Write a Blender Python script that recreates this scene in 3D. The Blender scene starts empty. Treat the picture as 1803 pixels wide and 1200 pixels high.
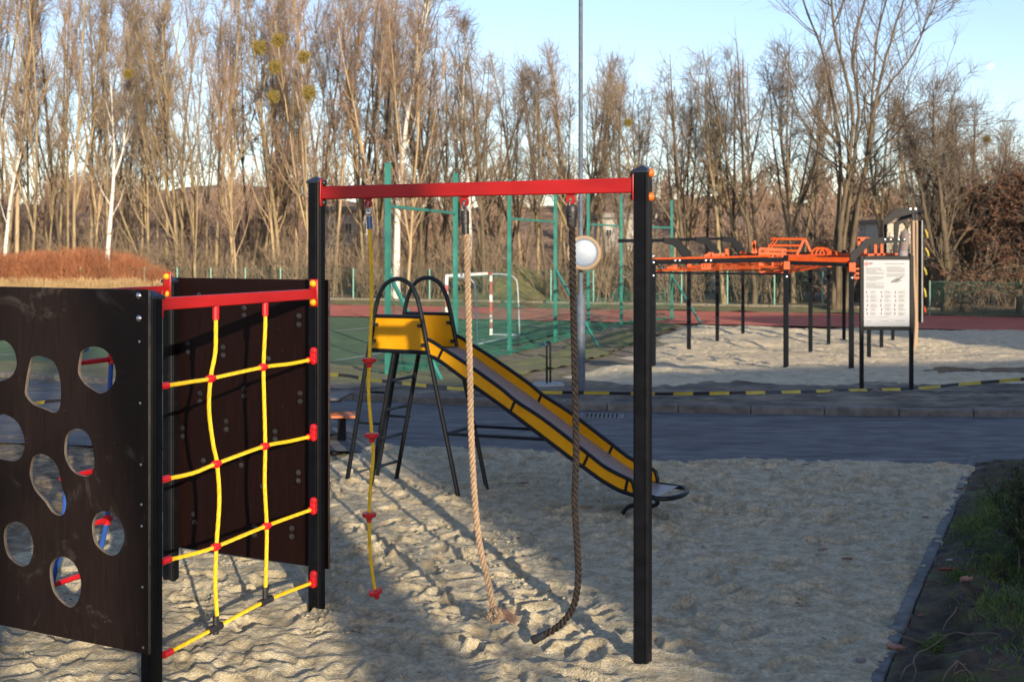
import bpy, bmesh, math, random
import numpy as np
from mathutils import Vector, Matrix

SC = bpy.context.scene
COL = SC.collection
R = math.radians

# ---------------------------------------------------------------- camera, sky, sun, exposure
F, CX, CY, HOR, EYE = 1937.0, 901.5, 600.0, 435.0, 2.2       # focal length and centre in photo pixels, horizon row, eye height
cam = bpy.data.cameras.new('camera')
cam.sensor_width = 36.0
cam.lens = 36.0 * F / 1803.0
cam.shift_y = (HOR - CY) / 1803.0
cam.clip_start, cam.clip_end = 0.05, 4000.0
cam.dof.use_dof = True
cam.dof.focus_distance = 6.4
cam.dof.aperture_fstop = 4.0
cam_ob = bpy.data.objects.new('camera', cam)
COL.objects.link(cam_ob)
cam_ob.location = (0, 0, EYE)
cam_ob.rotation_euler = (R(90), 0, 0)
SC.camera = cam_ob

SUN_EL, SUN_AZ = 14.0, 158.8          # degrees; azimuth clockwise from +Y (the way the camera looks)
world = bpy.data.worlds.new("World")
SC.world = world
world.use_nodes = True
wn = world.node_tree
sky = wn.nodes.new('ShaderNodeTexSky')
sky.sky_type = 'NISHITA'
sky.sun_disc = False
sky.sun_elevation = R(SUN_EL)
sky.sun_rotation = R(SUN_AZ)
sky.altitude = 200
sky.air_density = 1.0
sky.dust_density = 0.9
sky.ozone_density = 2.0
tint = wn.nodes.new('ShaderNodeMix'); tint.data_type = 'RGBA'; tint.blend_type = 'MULTIPLY'; tint.inputs[0].default_value = 1.0
tint.inputs[7].default_value = (1.01, 0.93, 0.96, 1)
wn.links.new(sky.outputs[0], tint.inputs[6]); wn.links.new(tint.outputs[2], wn.nodes['Background'].inputs[0])
wn.nodes['Background'].inputs[1].default_value = 0.15

sl = bpy.data.lights.new('sun', 'SUN')
sl.energy = 4.8
sl.angle = R(0.5)
sl.color = (1.0, 0.83, 0.60)
sun = bpy.data.objects.new('sun', sl)
COL.objects.link(sun)
sdir = Vector((math.sin(R(SUN_AZ)) * math.cos(R(SUN_EL)), math.cos(R(SUN_AZ)) * math.cos(R(SUN_EL)), math.sin(R(SUN_EL))))
sun.rotation_euler = sdir.to_track_quat('Z', 'Y').to_euler()
sun.location = (20, -40, 30)

SC.view_settings.view_transform = 'Standard'
SC.view_settings.look = 'None'
SC.view_settings.exposure = 0.85
SC.view_settings.gamma = 1.0
SC.render.engine = 'CYCLES'
SC.cycles.use_denoising = True
SC.cycles.max_bounces = 6
SC.cycles.diffuse_bounces = 2
SC.cycles.transparent_max_bounces = 8

# ---------------------------------------------------------------- measuring helpers
def gz(x, y):
    """Height of the ground: the playground is level, the playing field beyond lies 0.7 m lower."""
    t = min(max((y - 14.0) / 18.0, 0.0), 1.0)
    return -0.7 * t * t * (3 - 2 * t)

def gzv(y):
    t = np.clip((y - 14.0) / 18.0, 0, 1)
    return -0.7 * t * t * (3 - 2 * t)

def at(px, py, Y):
    return Vector(((px - CX) / F * Y, Y, EYE - (py - HOR) / F * Y))

def ground(px, py, dz=0.0):
    """Point of the ground seen at a pixel of the photograph."""
    Y = F * EYE / (py - HOR)
    for _ in range(40):
        Y = 0.5 * Y + 0.5 * F * (EYE - gz(0, Y) - dz) / (py - HOR)
    return Vector(((px - CX) / F * Y, Y, gz(0, Y) + dz))

def onp(px, py, O, a):
    """Point of the vertical plane through O along a seen at a pixel."""
    rx = (px - CX) / F
    s = (O[0] - rx * O[1]) / (rx * a[1] - a[0])
    Y = O[1] + s * a[1]
    return Vector((O[0] + s * a[0], Y, EYE - (py - HOR) / F * Y))

# ---------------------------------------------------------------- mesh helpers
class MB:
    def __init__(self):
        self.v, self.f, self.m, self.s = [], [], [], []
    def add(self, vs, fs, mi=0, smooth=True):
        o = len(self.v)
        self.v.extend([tuple(x) for x in vs])
        for f in fs:
            self.f.append([i + o for i in f]); self.m.append(mi); self.s.append(smooth)
        return self
    def obox(self, c, x, y, z, mi=0):
        """box: centre and three half-axis vectors"""
        c, x, y, z = Vector(c), Vector(x), Vector(y), Vector(z)
        vs = [c + sx * x + sy * y + sz * z for sz in (-1, 1) for sy in (-1, 1) for sx in (-1, 1)]
        return self.add(vs, [(0, 2, 3, 1), (4, 5, 7, 6), (0, 1, 5, 4), (2, 6, 7, 3), (0, 4, 6, 2), (1, 3, 7, 5)], mi, False)
    def box(self, c, sx, sy, sz, mi=0, d=(1, 0)):
        d = Vector((d[0], d[1], 0)).normalized(); n = Vector((-d.y, d.x, 0))
        return self.obox(c, d * sx / 2, n * sy / 2, Vector((0, 0, sz / 2)), mi)
    def bar(self, p, q, w, h, mi=0):
        """square bar from p to q: w wide sideways, h tall"""
        p, q = Vector(p), Vector(q); t = q - p
        L = t.length; t.normalize()
        side = t.cross(Vector((0, 0, 1)))
        if side.length < 1e-3: side = Vector((1, 0, 0))
        side.normalize(); up = side.cross(t)
        return self.obox((p + q) / 2, t * L / 2, side * w / 2, up * h / 2, mi)
    def tube(self, pts, r, n=8, caps=True, mi=0):
        pts = [Vector(p) for p in pts]; K = len(pts)
        rad = r if isinstance(r, (list, tuple)) else [r] * K
        vs, u = [], None
        for i, p in enumerate(pts):
            t = (pts[min(i + 1, K - 1)] - pts[max(i - 1, 0)]).normalized()
            if u is None:
                u = t.orthogonal().normalized()
            u = (u - t * u.dot(t)).normalized(); w = t.cross(u)
            for k in range(n):
                a = 2 * math.pi * k / n
                vs.append(p + (u * math.cos(a) + w * math.sin(a)) * rad[i])
        fs = [(i * n + k, i * n + (k + 1) % n, (i + 1) * n + (k + 1) % n, (i + 1) * n + k) for i in range(K - 1) for k in range(n)]
        self.add(vs, fs, mi, True)
        if caps:
            o = len(self.v) - K * n
            self.f.append([o + k for k in range(n)][::-1]); self.m.append(mi); self.s.append(False)
            self.f.append([o + (K - 1) * n + k for k in range(n)]); self.m.append(mi); self.s.append(False)
        return self
    def lathe(self, c, axis, prof, n=16, mi=0):
        """prof: (distance along axis, radius) pairs"""
        c, t = Vector(c), Vector(axis).normalized(); u = t.orthogonal().normalized(); w = t.cross(u)
        vs = []
        for d, r in prof:
            for k in range(n):
                a = 2 * math.pi * k / n
                vs.append(c + t * d + (u * math.cos(a) + w * math.sin(a)) * r)
        K = len(prof)
        fs = [(i * n + k, i * n + (k + 1) % n, (i + 1) * n + (k + 1) % n, (i + 1) * n + k) for i in range(K - 1) for k in range(n)]
        self.add(vs, fs, mi, True)
        o = len(self.v) - K * n
        self.f.append([o + k for k in range(n)][::-1]); self.m.append(mi); self.s.append(False)
        self.f.append([o + (K - 1) * n + k for k in range(n)]); self.m.append(mi); self.s.append(False)
        return self
    def prism(self, poly, off, mi=0):
        """poly: ring of 3D points, pushed along off"""
        off = Vector(off); n = len(poly)
        vs = [Vector(p) for p in poly] + [Vector(p) + off for p in poly]
        fs = [list(range(n))[::-1], [n + i for i in range(n)]] + [(i, (i + 1) % n, n + (i + 1) % n, n + i) for i in range(n)]
        return self.add(vs, fs, mi, False)

ORG = {}
def setp(o, label=None, cat=None, group=None, kind=None):
    if label: o['label'] = label
    if cat: o['category'] = cat
    if group: o['group'] = group
    if kind: o['kind'] = kind
    return o

def thing(name, label, cat, loc, group=None):
    o = bpy.data.objects.new(name, None)
    COL.objects.link(o); o.location = loc; o.empty_display_size = 0.2
    ORG[o.name] = Vector(loc)
    return setp(o, label, cat, group)

def build(name, mb, mats, parent=None, loc=None, bevel=0.0, kind=None, sharp=35):
    """links the mesh builder's shapes (world coordinates) as ONE mesh object"""
    org = ORG[parent.name] if parent else Vector(loc if loc is not None else (0, 0, 0))
    me = bpy.data.meshes.new(name)
    if isinstance(mb, MB):
        me.from_pydata([(x - org.x, y - org.y, z - org.z) for x, y, z in mb.v], [], mb.f)
        me.polygons.foreach_set('material_index', mb.m)
        me.polygons.foreach_set('use_smooth', mb.s)
        if sharp: me.set_sharp_from_angle(angle=R(sharp))
    else:
        me = mb
    for m in (mats if isinstance(mats, (list, tuple)) else [mats]): me.materials.append(m)
    me.update()
    o = bpy.data.objects.new(name, me)
    COL.objects.link(o)
    if parent: o.parent = parent
    else: o.location = org
    ORG[o.name] = org
    if bevel:
        b = o.modifiers.new('bevel', 'BEVEL'); b.width = bevel; b.segments = 2; b.limit_method = 'ANGLE'; b.angle_limit = R(40)
    if kind: o['kind'] = kind
    return o

def arrays_mesh(name, verts, quads, smooth=True):
    """mesh from numpy arrays (all quads)"""
    me = bpy.data.meshes.new(name)
    nv, nf = len(verts), len(quads)
    me.vertices.add(nv); me.vertices.foreach_set('co', np.ascontiguousarray(verts, dtype=np.float32).ravel())
    me.loops.add(nf * 4); me.loops.foreach_set('vertex_index', np.ascontiguousarray(quads, dtype=np.int32).ravel())
    me.polygons.add(nf)
    me.polygons.foreach_set('loop_start', np.arange(0, nf * 4, 4, dtype=np.int32))
    me.polygons.foreach_set('use_smooth', np.full(nf, smooth, dtype=bool))
    me.update(calc_edges=True)
    return me

def spline(pts, ds):
    """Catmull-Rom through pts, sampled every ds metres"""
    P = [Vector(p) for p in pts]
    P = [P[0] * 2 - P[1]] + P + [P[-1] * 2 - P[-2]]
    dense = []
    for i in range(1, len(P) - 2):
        for k in range(24):
            t = k / 24
            a, b, c, d = P[i - 1], P[i], P[i + 1], P[i + 2]
            dense.append(0.5 * ((2 * b) + (c - a) * t + (2 * a - 5 * b + 4 * c - d) * t * t + (3 * b - a - 3 * c + d) * t ** 3))
    dense.append(P[-2])
    L = [0]
    for i in range(1, len(dense)): L.append(L[-1] + (dense[i] - dense[i - 1]).length)
    n = max(2, int(L[-1] / ds) + 1); out = []; j = 0
    for k in range(n):
        s = L[-1] * k / (n - 1)
        while j < len(L) - 2 and L[j + 1] < s: j += 1
        t = (s - L[j]) / max(1e-9, L[j + 1] - L[j])
        out.append(dense[j].lerp(dense[j + 1], t))
    return out

def rope(mb, pts, rad, strands, pitch, sides=7, hand=1, mi=0):
    """laid rope: strands wound round the line through pts"""
    P = spline(pts, pitch / 10)
    K = len(P); fr = []; u = None
    for i in range(K):
        t = (P[min(i + 1, K - 1)] - P[max(i - 1, 0)]).normalized()
        if u is None: u = t.orthogonal().normalized()
        u = (u - t * u.dot(t)).normalized(); fr.append((u.copy(), t.cross(u)))
    ro = rad * (0.58 if strands == 3 else 0.62); rs = rad * (0.46 if strands == 3 else 0.40)
    L = 0; ang = [0]
    for i in range(1, K):
        L += (P[i] - P[i - 1]).length; ang.append(hand * 2 * math.pi * L / pitch)
    for s in range(strands):
        ph = 2 * math.pi * s / strands
        mb.tube([P[i] + (fr[i][0] * math.cos(ang[i] + ph) + fr[i][1] * math.sin(ang[i] + ph)) * ro for i in range(K)], rs, sides, True, mi)
    return P

# ---------------------------------------------------------------- materials
def mat(name, ramp, scale=4.0, rough=0.6, bump=0.0, bscale=40.0, stretch=(1, 1, 1), metal=0.0, detail=6.0, coat=0.0, spec=0.5, rvar=0.0, dist=0.0, ramp2=None, scale2=1.0, amt2=0.5):
    """procedural material: noise -> colour ramp, optional second large-scale colour, noise bump"""
    m = bpy.data.materials.new(name); m.use_nodes = True
    nt = m.node_tree; N, L = nt.nodes, nt.links
    b = N['Principled BSDF']
    tc = N.new('ShaderNodeTexCoord'); mp = N.new('ShaderNodeMapping'); mp.inputs['Scale'].default_value = stretch
    L.new(tc.outputs['Object'], mp.inputs['Vector'])
    no = N.new('ShaderNodeTexNoise'); no.inputs['Scale'].default_value = scale; no.inputs['Detail'].default_value = detail
    no.inputs['Distortion'].default_value = dist
    L.new(mp.outputs[0], no.inputs['Vector'])
    cr = N.new('ShaderNodeValToRGB'); e = cr.color_ramp.elements
    while len(e) < len(ramp): e.new(0.5)
    for i, (p, c) in enumerate(ramp):
        e[i].position = p; e[i].color = (c[0], c[1], c[2], 1)
    L.new(no.outputs['Fac'], cr.inputs['Fac'])
    out = cr.outputs[0]
    if ramp2:
        n2 = N.new('ShaderNodeTexNoise'); n2.inputs['Scale'].default_value = scale2; n2.inputs['Detail'].default_value = 4
        L.new(mp.outputs[0], n2.inputs['Vector'])
        c2 = N.new('ShaderNodeValToRGB'); e2 = c2.color_ramp.elements
        while len(e2) < len(ramp2): e2.new(0.5)
        for i, (p, c) in enumerate(ramp2):
            e2[i].position = p; e2[i].color = (c[0], c[1], c[2], 1)
        L.new(n2.outputs['Fac'], c2.inputs['Fac'])
        mx = N.new('ShaderNodeMix'); mx.data_type = 'RGBA'; mx.blend_type = 'MULTIPLY'
        mx.inputs[0].default_value = amt2
        L.new(out, mx.inputs[6]); L.new(c2.outputs[0], mx.inputs[7]); out = mx.outputs[2]
    L.new(out, b.inputs['Base Color'])
    b.inputs['Roughness'].default_value = rough
    b.inputs['Metallic'].default_value = metal
    b.inputs['Coat Weight'].default_value = coat
    b.inputs['Specular IOR Level'].default_value = spec
    if rvar:
        rr = N.new('ShaderNodeMapRange'); rr.inputs['To Min'].default_value = max(0.02, rough - rvar); rr.inputs['To Max'].default_value = min(1, rough + rvar)
        L.new(no.outputs['Fac'], rr.inputs['Value']); L.new(rr.outputs[0], b.inputs['Roughness'])
    if bump:
        bn = N.new('ShaderNodeTexNoise'); bn.inputs['Scale'].default_value = bscale; bn.inputs['Detail'].default_value = 5
        L.new(mp.outputs[0], bn.inputs['Vector'])
        bu = N.new('ShaderNodeBump'); bu.inputs['Strength'].default_value = 1.0; bu.inputs['Distance'].default_value = bump
        L.new(bn.outputs['Fac'], bu.inputs['Height']); L.new(bu.outputs[0], b.inputs['Normal'])
    return m

def flat(name, c, rough=0.5, metal=0.0, var=0.15, scale=6.0, bump=0.0, coat=0.0, spec=0.5, bscale=60):
    lo = [x * (1 - var) for x in c]; hi = [min(1, x * (1 + var)) for x in c]
    return mat(name, [(0.3, lo), (0.7, hi)], scale, rough, bump, bscale, metal=metal, coat=coat, spec=spec, rvar=0.08)

def scuffed(name, base, scuff, rough, density=0.62, stretch=(1, 1, 1), scale=14, spec=0.5):
    """painted or laminate surface with faint streaks, pale scuffs and tiny chips"""
    m = mat(name, [(0.3, [x * 0.75 for x in base]), (0.7, [x * 1.3 for x in base])], scale, rough, stretch=stretch, rvar=0.1, detail=8, spec=spec)
    nt = m.node_tree; N, L = nt.nodes, nt.links; b = N['Principled BSDF']
    src = b.inputs['Base Color'].links[0].from_socket
    tc = N.new('ShaderNodeTexCoord')
    a = N.new('ShaderNodeTexNoise'); a.inputs['Scale'].default_value = 2.6; a.inputs['Detail'].default_value = 9; a.inputs['Roughness'].default_value = 0.72; a.inputs['Distortion'].default_value = 1.2
    L.new(tc.outputs['Object'], a.inputs['Vector'])
    r1 = N.new('ShaderNodeMapRange'); r1.inputs['From Min'].default_value = density; r1.inputs['From Max'].default_value = density + 0.16; r1.inputs['To Max'].default_value = 0.55
    L.new(a.outputs['Fac'], r1.inputs['Value'])
    v = N.new('ShaderNodeTexVoronoi'); v.inputs['Scale'].default_value = 9.0
    L.new(tc.outputs['Object'], v.inputs['Vector'])
    r2 = N.new('ShaderNodeMapRange'); r2.inputs['From Min'].default_value = 0.035; r2.inputs['From Max'].default_value = 0.02; r2.inputs['To Max'].default_value = 0.8
    L.new(v.outputs['Distance'], r2.inputs['Value'])
    ad = N.new('ShaderNodeMath'); ad.operation = 'MAXIMUM'
    L.new(r1.outputs[0], ad.inputs[0]); L.new(r2.outputs[0], ad.inputs[1])
    mx = N.new('ShaderNodeMix'); mx.data_type = 'RGBA'
    L.new(ad.outputs[0], mx.inputs[0]); L.new(src, mx.inputs[6]); mx.inputs[7].default_value = (*scuff, 1)
    L.new(mx.outputs[2], b.inputs['Base Color'])
    return m

M = {}
M['black'] = scuffed('black_paint', (0.0035, 0.004, 0.006), (0.07, 0.07, 0.075), 0.45, 0.70, spec=0.12)
M['cap'] = flat('black_plastic_cap', (0.012, 0.018, 0.032), 0.38)
M['red'] = mat('red_paint', [(0.3, (0.29, 0.007, 0.009)), (0.7, (0.37, 0.012, 0.013))], 3.0, 0.40, spec=0.35, rvar=0.12, stretch=(1, 1, 3), ramp2=[(0.35, (0.75, 0.75, 0.75)), (0.6, (1, 1, 1))], scale2=2.0, amt2=0.6)
M['red_plastic'] = flat('red_plastic', (0.46, 0.008, 0.014), 0.38)
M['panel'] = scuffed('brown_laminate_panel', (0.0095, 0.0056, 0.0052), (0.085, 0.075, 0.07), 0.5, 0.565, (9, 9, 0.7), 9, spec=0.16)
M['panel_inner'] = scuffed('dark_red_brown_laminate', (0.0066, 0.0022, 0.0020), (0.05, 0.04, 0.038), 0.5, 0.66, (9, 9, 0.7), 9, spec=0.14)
M['panel_edge'] = flat('worn_panel_edge', (0.10, 0.085, 0.07), 0.7, var=0.4, scale=20)
M['steel'] = flat('zinc_plated_steel', (0.55, 0.56, 0.58), 0.3, 1.0)
M['yellow_cap'] = flat('yellow_plastic', (0.62, 0.29, 0.006), 0.4)
M['orange_cap'] = flat('orange_plastic', (0.55, 0.115, 0.008), 0.4)
M['yellow_rope'] = mat('yellow_rope_fibre', [(0.3, (0.56, 0.35, 0.006)), (0.7, (0.70, 0.47, 0.010))], 30, 0.55, 0.0015, 500)
M['tan_rope'] = mat('hemp_rope_fibre', [(0.3, (0.22, 0.15, 0.095)), (0.7, (0.42, 0.30, 0.20))], 60, 0.85, 0.002, 600)
M['dark_rope'] = mat('dark_rope_fibre', [(0.3, (0.007, 0.007, 0.009)), (0.7, (0.036, 0.028, 0.025))], 45, 0.8, 0.002, 600, spec=0.2)
M['blue_sleeve'] = flat('blue_sleeve', (0.02, 0.09, 0.22), 0.4)
M['rubber'] = mat('black_rubber', [(0.3, (0.008, 0.008, 0.010)), (0.7, (0.022, 0.022, 0.026))], 20, 0.45, 0.003, 60)
M['blue_tube'] = flat('blue_paint', (0.02, 0.075, 0.33), 0.35)
M['slide_yellow'] = mat('yellow_laminate', [(0.3, (0.54, 0.25, 0.002)), (0.7, (0.62, 0.30, 0.004))], 2.5, 0.45, spec=0.25, rvar=0.1, ramp2=[(0.3, (0.80, 0.78, 0.7)), (0.6, (1, 1, 1))], scale2=5, amt2=0.5)
M['slide_frame'] = scuffed('black_tube_paint', (0.005, 0.0065, 0.010), (0.16, 0.16, 0.16), 0.4, 0.66, spec=0.25)
M['chute'] = mat('brushed_chute', [(0.3, (0.20, 0.165, 0.155)), (0.7, (0.28, 0.235, 0.22))], 10, 0.42, metal=0.2, stretch=(6, 6, 0.6))
M['teal'] = mat('teal_paint', [(0.3, (0.022, 0.15, 0.13)), (0.7, (0.042, 0.22, 0.185))], 3, 0.42, ramp2=[(0.3, (0.6, 0.65, 0.65)), (0.6, (1, 1, 1))], scale2=1.3, amt2=0.6)
M['net_green'] = flat('green_netting', (0.015, 0.17, 0.125), 0.7)
M['net_fence'] = flat('green_chain_mesh', (0.03, 0.16, 0.13), 0.6)
M['pole'] = mat('galvanised_pole', [(0.3, (0.055, 0.075, 0.105)), (0.7, (0.095, 0.12, 0.155))], 12, 0.6, metal=0.0, spec=0.3, ramp2=[(0.35, (0.7, 0.7, 0.72)), (0.6, (1, 1, 1))], scale2=25, amt2=0.6)
M['pole_foot'] = flat('dark_pole_foot', (0.05, 0.07, 0.085), 0.6, var=0.3)
M['mirror'] = flat('mirror_painted_sky', (0.10, 0.15, 0.23), 0.4, 0.0, var=0.05)  # reflected sky painted as a matt blue face
M['mirror_rim'] = flat('tan_mirror_rim', (0.19, 0.13, 0.08), 0.6)
M['orange'] = mat('orange_paint', [(0.3, (0.40, 0.052, 0.006)), (0.7, (0.50, 0.075, 0.009))], 5, 0.5, spec=0.25)
M['rig_black'] = flat('rig_black_paint', (0.006, 0.0075, 0.011), 0.5, spec=0.15)
M['white_paint'] = mat('white_goal_paint', [(0.3, (0.55, 0.54, 0.52)), (0.7, (0.75, 0.74, 0.72))], 6, 0.5)
M['goal_red'] = flat('red_goal_paint', (0.24, 0.055, 0.045), 0.6)
M['goal_grey'] = flat('grey_goal_tube', (0.30, 0.36, 0.40), 0.45)
M['board_white'] = flat('white_board', (0.33, 0.35, 0.39), 0.5, var=0.03, spec=0.2)
M['print_grey'] = flat('grey_print', (0.07, 0.075, 0.085), 0.5)
M['print_pale'] = flat('pale_print', (0.11, 0.115, 0.13), 0.5)
M['print_dark'] = flat('dark_print', (0.03, 0.03, 0.035), 0.5)
M['print_red'] = flat('red_print', (0.60, 0.06, 0.07), 0.5)
M['tape_yellow'] = flat('yellow_tape', (0.42, 0.34, 0.045), 0.5)
M['tape_black'] = flat('black_tape', (0.02, 0.02, 0.025), 0.4)
M['concrete'] = mat('concrete', [(0.3, (0.085, 0.082, 0.076)), (0.7, (0.165, 0.16, 0.15))], 9, 0.85, 0.004, 60, ramp2=[(0.35, (0.55, 0.52, 0.5)), (0.6, (1, 1, 1))], scale2=3, amt2=0.7)
M['bench_wood'] = mat('orange_bench_board', [(0.3, (0.34, 0.095, 0.035)), (0.7, (0.46, 0.15, 0.06))], 8, 0.5)
M['table_top'] = flat('dark_table_top', (0.05, 0.048, 0.05), 0.5, var=0.3)
M['bark'] = mat('olive_bark', [(0.3, (0.14, 0.107, 0.06)), (0.7, (0.30, 0.235, 0.14))], 6, 0.9, 0.02, 20, stretch=(1, 1, 0.35))
M['bark_dark'] = mat('dark_bark', [(0.3, (0.05, 0.038, 0.027)), (0.7, (0.14, 0.108, 0.066))], 5, 0.9, 0.02, 20, stretch=(1, 1, 0.35))
M['bark_tan'] = mat('tan_bark', [(0.3, (0.24, 0.175, 0.10)), (0.7, (0.40, 0.31, 0.19))], 6, 0.9, 0.02, 20, stretch=(1, 1, 0.35))
M['birch'] = mat('birch_bark', [(0.30, (0.10, 0.085, 0.07)), (0.42, (0.46, 0.44, 0.41)), (0.7, (0.58, 0.56, 0.53))], 3.2, 0.75, stretch=(1, 1, 3))
M['twig'] = mat('brown_twigs', [(0.3, (0.15, 0.112, 0.074)), (0.7, (0.265, 0.205, 0.14))], 2, 0.9)
M['twig_red'] = mat('reddish_twigs', [(0.3, (0.175, 0.117, 0.084)), (0.7, (0.285, 0.20, 0.145))], 2, 0.9)
M['twig_grey'] = mat('grey_twigs', [(0.3, (0.105, 0.082, 0.064)), (0.7, (0.185, 0.148, 0.115))], 2, 0.9)
M['leaf_brown'] = mat('withered_leaves', [(0.3, (0.075, 0.030, 0.016)), (0.7, (0.17, 0.072, 0.036))], 3, 0.8)
M['mistletoe'] = mat('mistletoe_leaves', [(0.3, (0.17, 0.135, 0.03)), (0.7, (0.28, 0.22, 0.06))], 4, 0.8)
M['red_shrub'] = mat('red_shrub_twigs', [(0.3, (0.22, 0.082, 0.038)), (0.7, (0.36, 0.15, 0.07))], 1.5, 0.9)
M['reed'] = mat('dry_reeds', [(0.3, (0.34, 0.23, 0.11)), (0.7, (0.52, 0.38, 0.20))], 2, 0.9)
M['soil'] = mat('dark_soil', [(0.3, (0.022, 0.018, 0.014)), (0.5, (0.07, 0.054, 0.038)), (0.64, (0.075, 0.085, 0.028))], 7, 0.95, 0.03, 38, detail=12, ramp2=[(0.35, (0.45, 0.42, 0.4)), (0.6, (1, 1, 1))], scale2=3.0, amt2=0.8)
M['grass'] = mat('grass_blades', [(0.3, (0.04, 0.085, 0.014)), (0.7, (0.12, 0.165, 0.032))], 3, 0.7)
M['root'] = mat('pale_roots', [(0.3, (0.10, 0.068, 0.048)), (0.7, (0.19, 0.135, 0.10))], 12, 0.85)
M['dead_leaf'] = mat('dead_leaf', [(0.3, (0.17, 0.085, 0.055)), (0.7, (0.30, 0.17, 0.12))], 18, 0.7)
M['dead_leaf_red'] = mat('rusty_dead_leaf', [(0.3, (0.13, 0.035, 0.018)), (0.7, (0.22, 0.07, 0.035))], 18, 0.7)
M['evergreen'] = mat('evergreen_foliage', [(0.3, (0.010, 0.026, 0.010)), (0.7, (0.035, 0.062, 0.016))], 9, 0.7)

def build_split(name, mb, m, parent=None, bevel=0.0):
    """one mesh object for every piece of the builder that stands apart from the others"""
    par = list(range(len(mb.v)))
    def find(i):
        while par[i] != i: par[i] = par[par[i]]; i = par[i]
        return i
    for f in mb.f:
        for i in f[1:]: par[find(i)] = find(f[0])
    comp = {}
    for i in range(len(mb.v)): comp.setdefault(find(i), []).append(i)
    boxes = [[[min(mb.v[i][k] for i in c) - .003 for k in range(3)], [max(mb.v[i][k] for i in c) + .003 for k in range(3)], {r}] for r, c in comp.items()]
    done = False
    while not done:
        done = True
        for a in range(len(boxes)):
            for b in range(a + 1, len(boxes)):
                A, B = boxes[a], boxes[b]
                if all(A[0][k] < B[1][k] and B[0][k] < A[1][k] for k in range(3)):
                    boxes[a] = [[min(A[0][k], B[0][k]) for k in range(3)], [max(A[1][k], B[1][k]) for k in range(3)], A[2] | B[2]]; del boxes[b]; done = False; break
            if not done: break
    out = []
    for _, _, roots in boxes:
        nb = MB(); mp = {}
        for f, mi, sm in zip(mb.f, mb.m, mb.s):
            if find(f[0]) in roots:
                for i in f:
                    if i not in mp: mp[i] = len(nb.v); nb.v.append(mb.v[i])
                nb.f.append([mp[i] for i in f]); nb.m.append(mi); nb.s.append(sm)
        out.append(build(name, nb, m, parent, bevel=bevel))
    return out
# ---------------------------------------------------------------- the setting: ground sheets
def vnoise(X, Y, s, seed):
    """smooth value noise, lattice spacing s, range -1..1"""
    rs = np.random.RandomState(seed)
    T = rs.rand(256, 256) * 2 - 1
    x, y = X / s + 1000.3, Y / s + 1000.7
    i, j = np.floor(x).astype(int), np.floor(y).astype(int)
    fx, fy = x - i, y - j
    fx, fy = fx * fx * (3 - 2 * fx), fy * fy * (3 - 2 * fy)
    g = lambda a, b: T[a % 256, b % 256]
    return (g(i, j) * (1 - fx) + g(i + 1, j) * fx) * (1 - fy) + (g(i, j + 1) * (1 - fx) + g(i + 1, j + 1) * fx) * fy

def grid_mesh(name, X, Y, Z, keep=None):
    ny, nx = X.shape
    V = np.stack([X, Y, Z], -1).reshape(-1, 3)
    a = np.arange(ny * nx).reshape(ny, nx)
    Q = np.stack([a[:-1, :-1], a[:-1, 1:], a[1:, 1:], a[1:, :-1]], -1)
    if keep is not None:
        k = keep[:-1, :-1] & keep[:-1, 1:] & keep[1:, 1:] & keep[1:, :-1]
        Q = Q[k]
        used = np.unique(Q); mp = np.full(len(V), -1); mp[used] = np.arange(len(used)); V = V[used]; Q = mp[Q]
    return arrays_mesh(name, V, Q.reshape(-1, 4))

def resample(poly, n):
    P = np.array(poly, float); d = np.r_[0, np.cumsum(np.hypot(*np.diff(P, axis=0).T))]
    t = np.linspace(0, d[-1], n)
    return np.stack([np.interp(t, d, P[:, 0]), np.interp(t, d, P[:, 1])], -1)

def ribbon(name, near, far, m, off, n=60, k=12, kind='structure', zfun=None):
    A, B = resample(near, n), resample(far, n)
    t = np.linspace(0, 1, k)[:, None, None]
    P = A[None] * (1 - t) + B[None] * t
    Z = gzv(P[..., 1]) + off
    if zfun is not None: Z = Z + zfun(P[..., 0], P[..., 1])
    return build(name, grid_mesh(name, P[..., 0], P[..., 1], Z), m, kind=kind)

def smooth_poly(poly, n=40):
    return [(p.x, p.y) for p in spline([Vector((x, y, 0)) for x, y in poly], 0.6)]

# base ground: bare soil with thin grass
m_ground = mat('verge_soil_and_grass', [(0.32, (0.10, 0.083, 0.062)), (0.5, (0.19, 0.16, 0.115)), (0.68, (0.135, 0.14, 0.05))], 1.3, 0.95, 0.03, 14, detail=10, ramp2=[(0.35, (0.5, 0.47, 0.45)), (0.6, (1, 1, 1))], scale2=5, amt2=0.8)
xs = np.r_[np.arange(-160, -24, 8.0), np.arange(-24, 28, 0.5), np.arange(28, 170, 8.0)]
ys = np.r_[np.arange(-80, -8, 6.0), np.arange(-8, 13.6, 0.8), np.arange(13.6, 24, 0.12), np.arange(24, 50, 0.8), np.arange(50, 420, 10.0)]
X, Y = np.meshgrid(xs, ys)
lump = (0.05 * vnoise(X, Y, 1.1, 1) + 0.035 * vnoise(X, Y, 0.33, 2) * np.clip(1 - np.abs(X) / 60, 0, 1)) * ((Y > 14.2) & (Y < 50))
build('ground', grid_mesh('ground', X, Y, gzv(Y) - 0.045 + lump * np.clip((Y - 14) / 1.0, 0, 1)), m_ground, kind='structure')

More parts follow.
